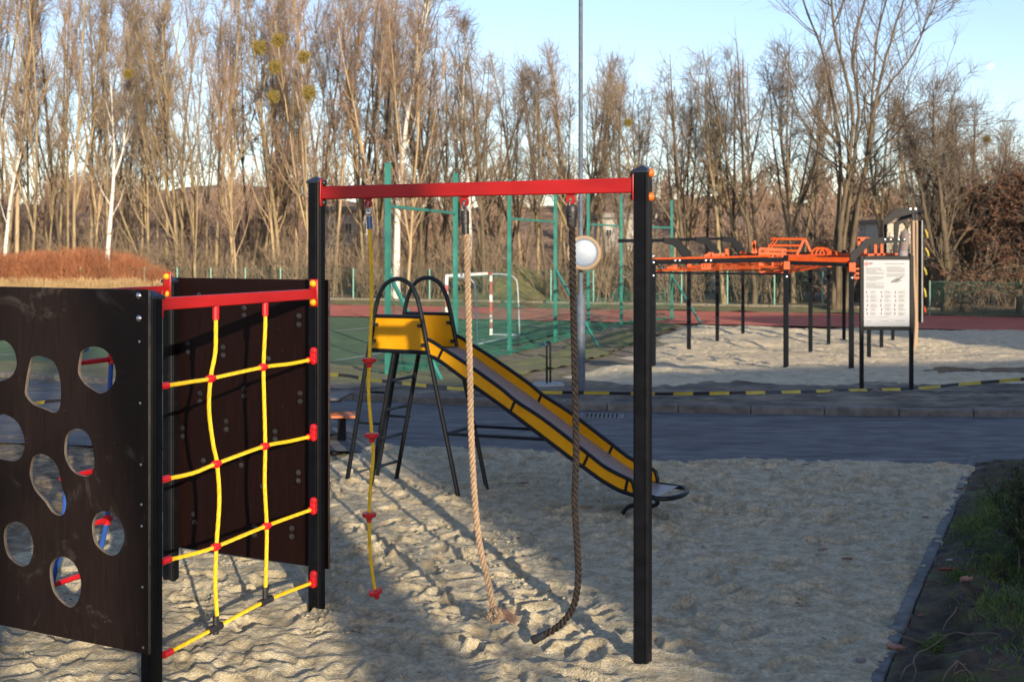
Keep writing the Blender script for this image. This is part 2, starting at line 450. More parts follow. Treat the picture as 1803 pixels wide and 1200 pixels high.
# lane of asphalt with a kerb on its far side
m_asph = mat('asphalt', [(0.3, (0.050, 0.053, 0.060)), (0.7, (0.145, 0.148, 0.156))], 5.0, 0.8, 0.006, 90, detail=10, ramp2=[(0.3, (0.62, 0.6, 0.58)), (0.55, (1, 1, 1)), (0.72, (1.0, 0.96, 0.88))], scale2=1.6, amt2=1.0, stretch=(0.45, 1.5, 1))
road_far = [(-40, 31), (-22, 25.5), (-14, 22.6), (-8.3, 19.4), (-4.6, 17.2), (-2.2, 15.95), (1.0, 14.85), (4.0, 14.4), (6.6, 14.2), (10, 14.05), (16, 14.0), (30, 14.2), (60, 15)]
road_near = [(-40, 20), (-22, 17), (-14, 15.2), (-8.3, 13.4), (-5.9, 12.8), (-3.5, 12.4), (-2.1, 12.3), (0, 11.8), (2, 11.3), (4, 11.2), (6.5, 11.3), (10, 11.4), (16, 11.5), (30, 12), (60, 12.5)]
ribbon('road', [(x, y - 0.4) for x, y in smooth_poly(road_near)], smooth_poly(road_far), m_asph, 0.006, 200, 14)
kb = MB()
kp = [Vector((x, y, gz(x, y))) for x, y in resample(smooth_poly(road_far), 110)]
for i in range(len(kp) - 1):
    p, q = kp[i], kp[i + 1]; t = (q - p).normalized(); n = Vector((-t.y, t.x, 0)); g = t * 0.004
    kb.obox((p + q) / 2 + n * 0.075 + Vector((0, 0, 0.02)), (q - p) / 2 - g, n * 0.075, (0, 0, 0.085 + 0.008 * math.sin(i * 2.3)))
build('kerb', kb, M['concrete'], kind='structure', bevel=0.018)

# sandpit: dug-over sand as real relief
m_sand = mat('sand', [(0.28, (0.26, 0.225, 0.152)), (0.5, (0.385, 0.34, 0.24)), (0.72, (0.475, 0.425, 0.31))], 42.0, 0.95, 0.012, 95, detail=12, ramp2=[(0.38, (0.60, 0.55, 0.47)), (0.5, (0.92, 0.90, 0.86)), (0.6, (1.08, 1.08, 1.10))], scale2=8.5, amt2=0.6)  # colour blotches imitate sky sheen on trodden flats and fine shade in loose sand
E2 = np.array([0.4495, 0.8933])                  # direction of the sandpit's long edges
KR0 = np.array([1.84, 5.57])                     # a point of the right kerb
def side(X, Y):                                  # metres to the right of the right-hand kerb
    return (X - KR0[0]) * E2[1] - (Y - KR0[1]) * E2[0]
def road_near_y(X):
    P = np.array(smooth_poly(road_near)); return np.interp(X, P[:, 0], P[:, 1])
def relief(X, Y, seed, feet, amp, cell):
    wx, wy = X + 0.10 * vnoise(X, Y, 0.35, seed + 9), Y + 0.10 * vnoise(X, Y, 0.35, seed + 10)
    H = 0.009 * vnoise(X, Y, 0.75, seed) + 0.006 * vnoise(wx, wy, 0.27, seed + 1) + 0.005 * vnoise(wx, wy, 0.125, seed + 20)
    q = vnoise(wx, wy, 0.06, seed + 21); H += 0.010 * np.tanh(q * 3.5) * np.clip(0.45 + 0.9 * vnoise(X, Y, 0.65, seed + 22), 0.05, 1)      # crusty broken edges
    b = vnoise(wx, wy, 0.19, seed + 12); H += 0.012 * np.clip(b - 0.05, 0, 1) * np.clip(0.5 + vnoise(X, Y, 0.8, seed + 13), 0.1, 1)      # clods with broken edges
    r = 1 - np.abs(vnoise(X, Y, 0.16, seed + 2)); H += 0.006 * r * r * (0.5 + 0.5 * vnoise(X, Y, 0.9, seed + 5))
    r = 1 - np.abs(vnoise(X, Y * 1.3, 0.07, seed + 3)); H += 0.014 * r * r * np.clip(0.5 + 0.8 * vnoise(X, Y, 0.6, seed + 6), 0, 1)
    H += 0.0075 * vnoise(X, Y, 0.033, seed + 4) * np.clip(0.5 + vnoise(X, Y, 0.45, seed + 7), 0, 1)
    rs = np.random.RandomState(seed)
    x0, y0 = X[0, 0], Y[0, 0]; dx = X[0, 1] - X[0, 0]; dy = Y[1, 0] - Y[0, 0]
    ny, nx = X.shape
    for _ in range(feet):
        cx, cy = x0 + rs.rand() * dx * nx, y0 + rs.rand() * dy * ny
        a = rs.normal(0.5, 0.9); l, w = rs.uniform(0.10, 0.16), rs.uniform(0.045, 0.065); d = rs.uniform(0.010, 0.030)
        rr = 0.34; i0, i1 = int((cx - rr - x0) / dx), int((cx + rr - x0) / dx) + 1; j0, j1 = int((cy - rr - y0) / dy), int((cy + rr - y0) / dy) + 1
        i0, i1, j0, j1 = max(i0, 0), min(i1, nx), max(j0, 0), min(j1, ny)
        if i1 - i0 < 2 or j1 - j0 < 2: continue
        u, v = X[j0:j1, i0:i1] - cx, Y[j0:j1, i0:i1] - cy
        p, q = (u * math.cos(a) + v * math.sin(a)) / w, (-u * math.sin(a) + v * math.cos(a)) / l
        e = np.sqrt(p * p + q * q)
        win = H[j0:j1, i0:i1]
        floor = 1 / (1 + np.exp(np.clip((e - 1) * 15, -30, 30)))
        win *= 1 - 0.75 * floor
        win += -d * floor + d * 0.75 * np.exp(-((e - 1.35) / 0.28) ** 2) * (0.6 + 0.4 * np.sign(q) * (rs.rand() > .5))
        if rs.rand() < 0.5: win += floor * 0.0022 * np.sin(q * l * 2 * math.pi / 0.016)     # tread of a shoe
    return H * amp
cell = 0.0125
X, Y = np.meshgrid(np.arange(-5.2, 5.1, cell), np.arange(4.5, 12.8, cell))
S = side(X, Y)
calm = np.clip((0.7 - (-S - 0.2)) / 1.4, 0, 1) * 0.42         # flatter, raked strip beside the right kerb
far_calm = np.clip((Y - 9.5) / 2.5, 0, 1) * 0.25
H = relief(X, Y, 11, 1500, 0.82, cell) * (1 - np.maximum(calm, far_calm)) - 0.006
H += 0.0022 * np.sin((X * 0.6 + Y) * 2 * math.pi / 0.075) * np.clip(calm * 2 - 0.2, 0, 1) * (vnoise(X, Y, 0.7, 77) > -0.1)     # wheel tread marks
for (hx, hy, hr, hh) in [(-1.62, 5.75, .3, .02), (-2.1, 6.3, .4, .02), (-1.15, 6.05, .3, .02), (0.70, 5.86, .14, .02), (.13, 6.02, .16, -.05), (-.07, 6.2, .14, -.025), (-1.17, 6.5, .18, .03), (-2.2, 7.1, .25, .04), (0.95, 8.7, .35, .05), (-1.5, 10.1, .3, .05), (-0.45, 9.5, .2, .03), (-0.2, 9.9, .2, .03), (0.35, 8.95, .3, .03)]:
    H += hh * np.exp(-((X - hx) ** 2 + (Y - hy) ** 2) / hr ** 2) * (0.8 + 0.7 * vnoise(X, Y, 0.09, 31) + 0.3 * vnoise(X, Y, 0.05, 32))
edge = road_near_y(X) + 0.22 * vnoise(X, Y * 0, 0.9, 51) + 0.06 * vnoise(X, Y * 0, 0.25, 52)
H += 0.045 * np.exp(-((Y - edge + 0.2) / 0.30) ** 2)
tap = np.clip((edge + 0.18 - Y) / 0.36, 0, 1); tap = tap * tap * (3 - 2 * tap)
left = side(X, Y) + 5.95 + 0.25 * vnoise(X, Y, 0.8, 53)
tl = np.clip(left / 0.3, 0, 1)
spill = S - (0.012 + 0.05 * vnoise(X, Y, 0.5, 72) + 0.03 * vnoise(X, Y, .12, 73))
H = H - np.clip(spill / 0.07, 0, 2) * 0.05
Z = np.where(spill > 0, H + 0.012, np.maximum(H + 0.012, -0.018 + 0.004 * vnoise(X, Y, .05, 71))) * tap * tl - 0.03 * (1 - tap * tl)
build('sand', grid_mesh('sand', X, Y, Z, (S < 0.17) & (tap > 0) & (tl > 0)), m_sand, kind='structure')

SX, SY, SZ = X, Y, Z
def sand_z(x, y):
    i, j = int(round((x - SX[0, 0]) / cell)), int(round((y - SY[0, 0]) / cell)); return float(SZ[min(max(j, 0), SZ.shape[0] - 1), min(max(i, 0), SZ.shape[1] - 1)])
# crumbs and clods of damp sand
rs_ = np.random.RandomState(5); ph = (1 + 5 ** .5) / 2
ico = np.array([(-1, ph, 0), (1, ph, 0), (-1, -ph, 0), (1, -ph, 0), (0, -1, ph), (0, 1, ph), (0, -1, -ph), (0, 1, -ph), (ph, 0, -1), (ph, 0, 1), (-ph, 0, -1), (-ph, 0, 1)]) / 1.9
icf = [(0, 11, 5), (0, 5, 1), (0, 1, 7), (0, 7, 10), (0, 10, 11), (1, 5, 9), (5, 11, 4), (11, 10, 2), (10, 7, 6), (7, 1, 8), (3, 9, 4), (3, 4, 2), (3, 2, 6), (3, 6, 8), (3, 8, 9), (4, 9, 5), (2, 4, 11), (6, 2, 10), (8, 6, 7), (9, 8, 1)]
cl = MB(); cxs, cys = rs_.uniform(-3.2, 4.4, 26000), rs_.uniform(4.9, 10.5, 26000)
mk = vnoise(cxs, cys, 0.45, 141) + 0.5 * vnoise(cxs, cys, 0.15, 142)
for x, y, m_, q in zip(cxs, cys, mk, rs_.rand(26000)):
    sd_ = side(x, y)
    if sd_ > -0.12 or sd_ < -5.6 or m_ < 0.25 + (0.35 if sd_ > -1.2 else 0) + 0.5 * q: continue
    r_ = 0.0035 + 0.013 * rs_.rand() ** 3.5
    V_ = ico * (1 + 0.3 * rs_.randn(12, 1) * .6) * np.array([1.15, 1.0, .7]) * r_
    cl.add(V_ + np.array([x, y, sand_z(x, y) + r_ * .25]), icf, 0, False)
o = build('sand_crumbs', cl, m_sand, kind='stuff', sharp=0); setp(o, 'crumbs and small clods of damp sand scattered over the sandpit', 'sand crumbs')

# leaf-strewn soil left of the sandpit
m_litter = mat('leaf_litter_soil', [(0.3, (0.05, 0.038, 0.026)), (0.5, (0.16, 0.12, 0.075)), (0.7, (0.30, 0.23, 0.14))], 9.0, 0.95, 0.03, 30, detail=10, dist=0.6)
X, Y = np.meshgrid(np.arange(-11, -2.4, 0.05), np.arange(5.0, 13.6, 0.05))
Z = -0.015 + 0.028 * vnoise(X, Y, 0.22, 61) + 0.02 * vnoise(X, Y, 0.09, 62)
build('leafy_ground', grid_mesh('leafy_ground', X, Y, Z, (side(X, Y) < -5.3) & (Y < road_near_y(X) + 0.04 * vnoise(X, Y, .3, 63))), m_litter, kind='structure')

# sand of the exercise area beyond the lane
X, Y = np.meshgrid(np.arange(0.6, 26, 0.05), np.arange(17.6, 40.5, 0.07))
D = (X - 3.0) * 0.92 - (Y - 20.0) * 0.39
inside = np.minimum(np.minimum(D + 2.4 + 0.15 * (Y - 21) + 0.5 * vnoise(X, Y, 1.4, 81), Y - 17.9 - 0.35 * vnoise(X, Y, 1.8, 82) + np.clip(3.0 - X, 0, 3) * -1.5), (43.3 - 0.3256 * (X - 1.2)) - 0.5 - Y)
hh = relief(X, Y, 21, 500, 1.0, 0.06) * 1.5 + 0.07 * vnoise(X, Y * 2.2, 2.2, 83) + 0.05 * vnoise(X, Y * 1.6, 0.8, 84)
tp = np.clip(inside / 1.1, 0, 1)
plot = (X > 7.9) & (Y > 20.3) & (Y < 22.6) & (X - 7.9 > (Y - 20.3) * 0.3)
Z = gzv(Y) + (0.07 + hh * 0.85) * tp - 0.08 * (1 - tp)
Z = np.where(plot, gzv(Y) - 0.06, Z)
build('exercise_sand', grid_mesh('exercise_sand', X, Y, Z, inside > -0.02), mat('pale_sand', [(0.28, (0.38, 0.32, 0.215)), (0.72, (0.56, 0.485, 0.345))], 5.0, 0.95, 0.03, 24, detail=10), kind='structure')

# running track, artificial pitch with its lines
T0, TD = np.array([-8.2, 46.4]), np.array([0.9509, -0.3096]); TN = np.array([0.3096, 0.9509])
def track_line(d, a=-70, b=60): return [tuple(T0 + TD * a + TN * d), tuple(T0 + TD * b + TN * d)]
m_track = mat('red_track_rubber', [(0.3, (0.40, 0.095, 0.062)), (0.7, (0.52, 0.14, 0.092))], 1.4, 0.9, 0.004, 70, detail=8, ramp2=[(0.35, (0.75, 0.72, 0.72)), (0.6, (1, 1, 1))], scale2=0.5, amt2=0.7)
ribbon('running_track', track_line(0), track_line(8.2), m_track, 0.016, 160, 14)
lm = MB()
m_line = flat('faded_white_line', (0.34, 0.36, 0.34), 0.8, var=0.3)
for k in range(1, 6):
    A, B = track_line(k * 1.37 - .03), track_line(k * 1.37 + .03)
    ribbon('track_line', A, B, flat('faded_lane_line', (0.30, 0.14, 0.11), 0.85, var=0.3), 0.020, 160, 2)
m_turf = mat('artificial_turf', [(0.3, (0.036, 0.088, 0.036)), (0.7, (0.075, 0.135, 0.052))], 2.0, 0.9, 0.008, 60, detail=9, ramp2=[(0.35, (0.7, 0.72, 0.72)), (0.6, (1, 1, 1))], scale2=0.35, amt2=0.8)
FN = [(-60, 26.6), (-14, 26.0), (-6, 25.4), (-3.4, 24.0), (-2.2, 24.4), (-0.6, 30.5), (1.2, 36), (3.6, 41.5)]
FF = [(-60, 62.5), (-34, 54.2), (-20, 49.8), (-12, 47.2), (-8, 45.9), (-4, 44.6), (0, 43.3), (3.7, 42.1)]
ribbon('pitch', FN, FF, m_turf, 0.012, 160, 40)
def pitch_line(p, q, w=0.09):
    p, q = ground(*p), ground(*q); d = np.array([q.x - p.x, q.y - p.y]); d /= np.hypot(*d); n = np.array([-d[1], d[0]]) * w / 2
    a = [(p.x - n[0], p.y - n[1]), (q.x - n[0], q.y - n[1])]; b = [(p.x + n[0], p.y + n[1]), (q.x + n[0], q.y + n[1])]
    ribbon('pitch_line', a, b, m_line, 0.018, 60, 2)
pitch_line((-40, 628), (60, 621)); pitch_line((560, 586), (655, 577)); pitch_line((560, 639), (690, 618)); pitch_line((815, 604), (905, 590))
pitch_line((900, 571), (985, 577)); pitch_line((660, 574), (840, 566))
# rough grass between track and wood
m_rough = mat('winter_grass', [(0.3, (0.085, 0.085, 0.03)), (0.5, (0.14, 0.135, 0.05)), (0.7, (0.22, 0.18, 0.09))], 2.5, 0.95, 0.05, 14, detail=9)
ribbon('grass_verge', track_line(8.3, -70, 60), track_line(13.5, -70, 60), m_rough, 0.02, 160, 10, zfun=lambda x, y: 0.06 * vnoise(x, y, 0.8, 91))
ribbon('pitch_edge_grass', [(-30, 24.6), (-12, 20.6), (-7.5, 19.3), (-4.2, 17.55), (-1.7, 16.6), (-0.2, 17.6)], [(-30, 27.0), (-14, 26.2), (-6, 25.5), (-3.4, 24.2), (-1.6, 24.6), (0.2, 26.0)],
       mat('thin_verge_grass', [(0.33, (0.11, 0.092, 0.062)), (0.48, (0.125, 0.125, 0.05)), (0.7, (0.16, 0.155, 0.06))], 1.1, 0.95, 0.03, 16, detail=10), 0.02, 120, 30, zfun=lambda x, y: 0.035 * vnoise(x, y, 0.5, 92) + 0.02 * vnoise(x, y, .2, 93))
ribbon('fence_edge_grass', [(-2.0, 20.5), (-0.2, 25), (1.0, 30), (2.4, 34.5), (5.2, 41.2)], [(-0.3, 19.6), (1.2, 24), (2.3, 28.5), (3.9, 34), (6.3, 40.8)],
       mat('fence_foot_grass', [(0.33, (0.14, 0.115, 0.075)), (0.5, (0.115, 0.125, 0.045)), (0.7, (0.17, 0.17, 0.06))], 1.6, 0.95, 0.04, 16, detail=10), 0.022, 90, 14, zfun=lambda x, y: 0.06 * vnoise(x, y, 0.5, 94))
# forest floor and low wooded rise behind
m_floor = mat('forest_floor', [(0.3, (0.09, 0.066, 0.038)), (0.5, (0.16, 0.118, 0.068)), (0.72, (0.26, 0.20, 0.115))], 1.8, 0.95, 0.06, 12, detail=9)
X, Y = np.meshgrid(np.arange(-110, 110, 1.6), np.arange(38, 150, 1.6))
dn = (X - T0[0]) * TN[0] + (Y - T0[1]) * TN[1] - 13.3
Z = -0.69 + np.clip(dn, 0, 100) * 0.004 + 0.12 * vnoise(X, Y, 3, 95) * np.clip(dn / 3, 0, 1)
build('forest_floor', grid_mesh('forest_floor', X, Y, Z, dn > -1.2), m_floor, kind='structure')
X, Y = np.meshgrid(np.arange(-190, 200, 3.0), np.arange(120, 200, 3.0))
Z = -1.2 + np.clip((Y - 122) / 40, 0, 1) ** 1.0 * (10.5 + 3.0 * vnoise(X, Y * 0, 33, 96) + 1.6 * vnoise(X, Y, 9, 97))
build('hill', grid_mesh('hill', X, Y, Z), mat('wooded_hill', [(0.3, (0.085, 0.056, 0.04)), (0.5, (0.155, 0.10, 0.072)), (0.7, (0.21, 0.145, 0.10))], 0.5, 1.0, 0.5, 1.2, detail=10), kind='structure')
mb = MB(); c = ground(850, 532); 
X, Y = np.meshgrid(np.arange(-8, 6, 0.5), np.arange(56, 74, 0.5))
Z = -0.75 + 2.1 * np.exp(-((X + 0.2) / 2.6) ** 2 - ((Y - 66) / 4.5) ** 2) + 0.08 * vnoise(X, Y, 1.2, 98)
build('grass_mound', grid_mesh('grass_mound', X, Y, Z), m_rough, kind='structure')
build('soil_plot', grid_mesh('soil_plot', *[a for a in (lambda X, Y: (X, Y, gzv(Y) + 0.05 + 0.06 * vnoise(X, Y, .4, 99)))(*np.meshgrid(np.arange(7.9, 12, .1), np.arange(20.3, 22.7, .1)))], None),
      mat('plot_soil', [(0.35, (0.06, 0.045, 0.03)), (0.55, (0.16, 0.10, 0.06)), (0.72, (0.15, 0.16, 0.05))], 2.0, .95, .03, 20), kind='structure')
# pale edging stones along the wood
ke = MB()
for i in range(60):
    a = -34 + i * 1.0; p = T0 + TD * a + TN * 12.9
    ke.box((p[0], p[1], -0.66), 0.97, 0.12, 0.16, d=TD)
build('edging', ke, mat('pale_stone', [(0.3, (0.12, 0.105, 0.08)), (0.7, (0.19, 0.165, 0.125))], 6, 0.9), kind='structure', bevel=0.02)

# bank of soil and grass right of the sandpit, with its kerb
def bank_z(x, y):
    s = (x - KR0[0]) * E2[1] - (y - KR0[1]) * E2[0]
    return float(0.015 + 0.10 * max(s - 0.06, 0) ** 1.1)
s_, t_ = np.meshgrid(np.arange(0.05, 5.0, 0.02), np.arange(-2.2, 6.55, 0.02))
X = KR0[0] + E2[0] * t_ + E2[1] * s_; Y = KR0[1] + E2[1] * t_ - E2[0] * s_
lim = road_near_y(X)
Z = 0.015 + 0.10 * np.clip(s_ - 0.06, 0, 9) ** 1.1
r = 1 - np.abs(vnoise(X, Y, 0.13, 103))
Z = Z + np.clip(s_ / 0.3, 0.25, 1) * (0.06 * vnoise(X, Y, 0.42, 101) + 0.045 * vnoise(X, Y, 0.17, 102) + 0.035 * r * r + 0.022 * vnoise(X, Y, 0.065, 104))
Z = np.minimum(Z, np.clip((lim - Y) * 0.35 - 0.01, -0.05, 9) + 0.01)
BANKZ = Z
def bank_h(x, y):
    s = (x - KR0[0]) * E2[1] - (y - KR0[1]) * E2[0]; t = (x - KR0[0]) * E2[0] + (y - KR0[1]) * E2[1]
    i, j = int(round((s - 0.05) / 0.02)), int(round((t + 2.2) / 0.02))
    return float(BANKZ[min(max(j, 0), BANKZ.shape[0] - 1), min(max(i, 0), BANKZ.shape[1] - 1)])
build('soil_bank', grid_mesh('soil_bank', X, Y, Z, Y < lim + 0.15), M['soil'], kind='structure')
eb = MB(); rnd = random.Random(4)
for i in range(9):
    t = -2.2 + i * 1.0; c = KR0 + E2 * (t + 0.5)
    eb.box((c[0], c[1], -0.078 + rnd.uniform(-.014, .010)), 0.985, 0.075, 0.19, d=E2 + np.array([rnd.uniform(-.006, .006), 0]))
build('sandpit_kerb', eb, mat('grey_edging', [(0.3, (0.07, 0.078, 0.085)), (0.7, (0.165, 0.172, 0.18))], 14, 0.85, 0.004, 60, ramp2=[(0.4, (0.6, 0.58, 0.5)), (0.6, (1, 1, 1))], scale2=4, amt2=0.7), kind='structure', bevel=0.012)
# earth heaps and sandy patches along the kerb of the lane
X, Y = np.meshgrid(np.arange(-3, 16, 0.06), np.arange(14.2, 18.4, 0.06))
kyy = np.interp(X, np.array(smooth_poly(road_far))[:, 0], np.array(smooth_poly(road_far))[:, 1])
r = 1 - np.abs(vnoise(X, Y, 0.35, 111))
Z = gzv(Y) + 0.03 + (0.03 * vnoise(X, Y, 0.9, 112) + 0.035 * r * r * (0.4 + 0.6 * vnoise(X, Y, 1.3, 113)) + 0.025 * vnoise(X, Y, .14, 114)) * np.clip((Y - kyy - .15) / .3, 0, 1)
build('muddy_verge', grid_mesh('muddy_verge', X, Y, Z, (Y > kyy + 0.14) & (Y < 18.2 + .3 * vnoise(X, Y, .7, 115))),
      mat('mud', [(0.34, (0.05, 0.042, 0.033)), (0.5, (0.12, 0.103, 0.082)), (0.66, (0.23, 0.195, 0.145))], 1.6, 0.95, 0.03, 18, detail=10, stretch=(0.6, 1.4, 1)), kind='structure')
# ---------------------------------------------------------------- climbing frame
P1, P2, P3 = Vector((-1.772, 5.41, 0)), Vector((-1.183, 6.66, 0)), Vector((-2.22, 7.16, 0))
P4 = P1 + (P3 - P2); P5 = Vector((0.689, 5.80, 0))
e1 = (P5 - P2).normalized(); e2 = (P2 - P1).normalized(); UP = Vector((0, 0, 1))
n1 = Vector((e1.y, -e1.x, 0))        # towards the viewer from the big beam
frame = thing('playground_climber', 'black and red climbing frame with brown panels and yellow rope net, standing in the sand', 'climbing frame', (P2.x, P2.y, 0))
PW = 0.083
def post(P, H, up_bolts=()):
    mb = MB(); h = PW / 2; c = 0.013; g = 0.006
    ring = [(-h + c, -h), (h - .022, -h), (h - .019, -h + .004), (h - .016, -h), (h - c * .6, -h), (h, -h + c * .6), (h, -h + .016), (h - .004, -h + .019), (h, -h + .022), (h, h - c), (h - c, h), (-h + c, h), (-h, h - c), (-h, -h + c)]
    base = [P + e1 * x + e2 * y + Vector((0, 0, -0.35)) for x, y in ring]
    mb.prism(base, (0, 0, H + 0.35 - 0.045))
    o = build('post', mb, M['black'], frame)
    cb = MB(); q = h + 0.004; z0 = H - 0.045
    vs = [P + e1 * (sx * q) + e2 * (sy * q) + Vector((0, 0, z)) for z in (z0, z0 + 0.016) for sx, sy in ((-1, -1), (1, -1), (1, 1), (-1, 1))] + [P + Vector((0, 0, H))]
    cb.add(vs, [(3, 2, 1, 0), (0, 1, 5, 4), (1, 2, 6, 5), (2, 3, 7, 6), (3, 0, 4, 7), (4, 5, 8), (5, 6, 8), (6, 7, 8), (7, 4, 8)], 0, False)
    build('post_cap', cb, M['cap'], o, bevel=0.003)
    return o
post(P1, 1.99); post(P2, 2.63); post(P3, 2.015); post(P4, 2.0); post(P5, 2.634)

def dome(mb, c, axis, r=0.022):
    mb.lathe(c, axis, [(0, r * 1.05), (r * .35, r), (r * .75, r * .72), (r * .95, r * .3)], 12)
def flange(z, P, d, Q, capm, hh=0.085, w=0.062):
    """plate on post P's face looking along d, with bolt caps above and below the beam"""
    mb = MB(); s = Vector((-d.y, d.x, 0)); c = P + d * (PW / 2 + 0.004) + Vector((0, 0, z))
    mb.obox(c, d * 0.006, s * w / 2, Vector((0, 0, hh)))
    o = build('beam_plate', mb, M['red'], frame, bevel=0.005)
    cb = MB()
    for k in (-1, 1): dome(cb, c + d * 0.006 + Vector((0, 0, k * (hh - 0.022))), d, .019)
    build_split('bolt_cap', cb, capm, o)
def beam(A, B, z, h, w):
    d = (B - A).normalized(); mb = MB()
    mb.bar(A + d * (PW / 2 + .008) + UP * z, B - d * (PW / 2 + .008) + UP * z, w, h)
    return build('beam', mb, M['red'], frame, bevel=0.006)
bb = beam(P2, P5, 2.527, 0.078, 0.05)
flange(2.527, P2, e1, P5, M['rubber'], 0.082); flange(2.527, P5, -e1, P2, M['rubber'], 0.082)
cb = MB()
for dz in (-.063, .063): dome(cb, P5 + e1 * (PW / 2) + Vector((0, 0, 2.527 + dz)), e1, 0.023)
build_split('bolt_cap', cb, M['orange_cap'], frame)
beam(P1, P2, 1.918, 0.062, 0.042)
def flange_front(z, P, e, hh=0.083):
    """plate on the viewer's face of the post with yellow bolt caps"""
    mb = MB(); c = P + n1 * (PW / 2 + 0.006) + Vector((0, 0, z)) + e1 * 0.012
    mb.obox(c, n1 * 0.006, e1 * 0.030, Vector((0, 0, hh)))
    o = build('beam_plate', mb, M['red'], frame, bevel=0.006)
    cb = MB()
    for k in (-1, 1): dome(cb, c + n1 * 0.006 + Vector((0, 0, k * (hh - 0.027))), n1, 0.021)
    build_split('bolt_cap', cb, M['yellow_cap'], o)
flange_front(1.925, P2, e2); flange_front(1.955, P3, e2)
beam(P4, P3, 1.920, 0.062, 0.042)
flange(1.918, P1, e2, P2, M['rubber'], 0.07)

# front panel with holes (outlines measured on its plane), worn edge
FO = P1 + n1 * (PW / 2 + 0.0095)
def panel_from(O, outer, holes, name, th, m, sub=None):
    d = (outer[1] - outer[0]); d.z = 0; d.normalize()
    cu = bpy.data.curves.new(name, 'CURVE'); cu.dimensions = '2D'; cu.fill_mode = 'BOTH'; cu.extrude = th / 2 - 0.002; cu.bevel_depth = 0.002; cu.bevel_resolution = 1
    org = Vector((O.x, O.y, 0))
    def add(pts, smooth):
        s = cu.splines.new('POLY'); Q = [((p - org).dot(d), p.z) for p in pts]
        if smooth:
            W = [Vector((a, b, 0)) for a, b in Q]; n = len(W); Q = []
            for i in range(n):
                a, b, c, e = W[i - 1], W[i], W[(i + 1) % n], W[(i + 2) % n]
                for k in range(6):
                    t = k / 6; v = 0.5 * ((2 * b) + (c - a) * t + (2 * a - 5 * b + 4 * c - e) * t * t + (3 * b - a - 3 * c + e) * t ** 3); Q.append((v.x, v.y))
        s.points.add(len(Q) - 1)
        for p, (a, b) in zip(s.points, Q): p.co = (a, b, 0, 1)
        s.use_cyclic_u = True
    add(outer, False)
    for h in holes: add(h, True)
    tmp = bpy.data.objects.new(name, cu); COL.objects.link(tmp)
    bpy.context.view_layer.update()
    me = bpy.data.meshes.new_from_object(tmp.evaluated_get(bpy.context.evaluated_depsgraph_get()))
    bpy.data.objects.remove(tmp)
    nrm = d.cross(UP)
    me.transform(Matrix(((d.x, 0, nrm.x, 0), (d.y, 0, nrm.y, 0), (0, 1, 0, 0), (0, 0, 0, 1))))
    me.transform(Matrix.Translation(org - ORG[frame.name]))
    me.materials.clear()
    o = bpy.data.objects.new(name, me); COL.objects.link(o); o.parent = frame; ORG[o.name] = ORG[frame.name]
    me.materials.append(m)
    if sub:
        me.materials.append(sub)
        for p in me.polygons:
            if abs(p.normal.dot(nrm)) < 0.6: p.material_index = 1
    return o
fp = lambda x, y: onp(x, y, FO, e1)
HOLES = [
 [(-22, 610), (0, 599), (14, 600), (27, 615), (32, 635), (30, 650), (20, 664), (0, 671), (-20, 668)],
 [(57, 630), (68, 625), (91, 631.5), (102, 644), (108, 664), (110, 687), (108, 715), (99, 726), (79, 719), (60, 711), (47, 695), (47, 678), (51, 653)],
 [(142, 630), (147, 616), (164, 609), (184, 613), (198, 627), (205.5, 647), (205.5, 667), (195.6, 684), (181, 692), (167, 687), (150, 674), (140, 655.6)],
 [(-25, 735), (0, 729), (14, 729), (33, 742), (44, 765), (46, 785), (40, 803), (28, 811), (5, 808), (-25, 800)],
 [(119, 766), (134, 753), (152, 758), (163, 775), (168, 800), (168, 825), (161, 836), (149, 838), (133, 831), (121, 815), (115.5, 794)],
 [(56, 818.5), (61, 803), (75, 797.5), (93, 806), (105, 824), (112, 857), (119, 878), (117, 899), (108.5, 907), (94.5, 901), (80.5, 881.5), (63, 860.5), (55, 836)],
 [(9, 944), (14, 923.5), (31.5, 916.5), (49, 925), (60, 948), (61, 969), (54, 990), (42, 996), (26, 988), (14, 972.5)],
 [(164.5, 920), (175, 901), (192.5, 899), (210, 911), (220, 930.5), (220.5, 951.5), (212, 971), (199.5, 977), (182, 969), (168, 951.5)],
 [(90, 1000.5), (98, 983), (115.5, 978), (133, 990), (144, 1014.5), (145, 1039), (138, 1060), (126, 1068), (108.5, 1056.5), (94.5, 1035.5)]]
FO2 = FO + n1 * 0.0
pr, pl = fp(263, 800), fp(263, 800) - e1 * 1.16
outer = [Vector((pl.x, pl.y, 0.225)), Vector((pr.x, pr.y, 0.225)), Vector((pr.x, pr.y, 1.992)), Vector((pl.x, pl.y, 1.992))]
panel_from(FO, outer, [[fp(*p) for p in h] for h in HOLES], 'panel', 0.019, M['panel'], M['panel_edge'])
sb = MB()
for (x, y), r in (((247, 520), .016), ((247.5, 560), .016)):
    sb.lathe(fp(x, y) + n1 * 0.009, n1, [(0, r), (.004, r), (.011, r * .55), (.013, r * .2)], 12)
for y in (601, 709, 817, 887, 925, 1032, 1138):
    sb.lathe(fp(248 + (y - 600) * .012, y) + n1 * 0.009, n1, [(0, .007), (.002, .006), (.003, .002)], 8)
build_split('panel_screw', sb, M['steel'], frame)
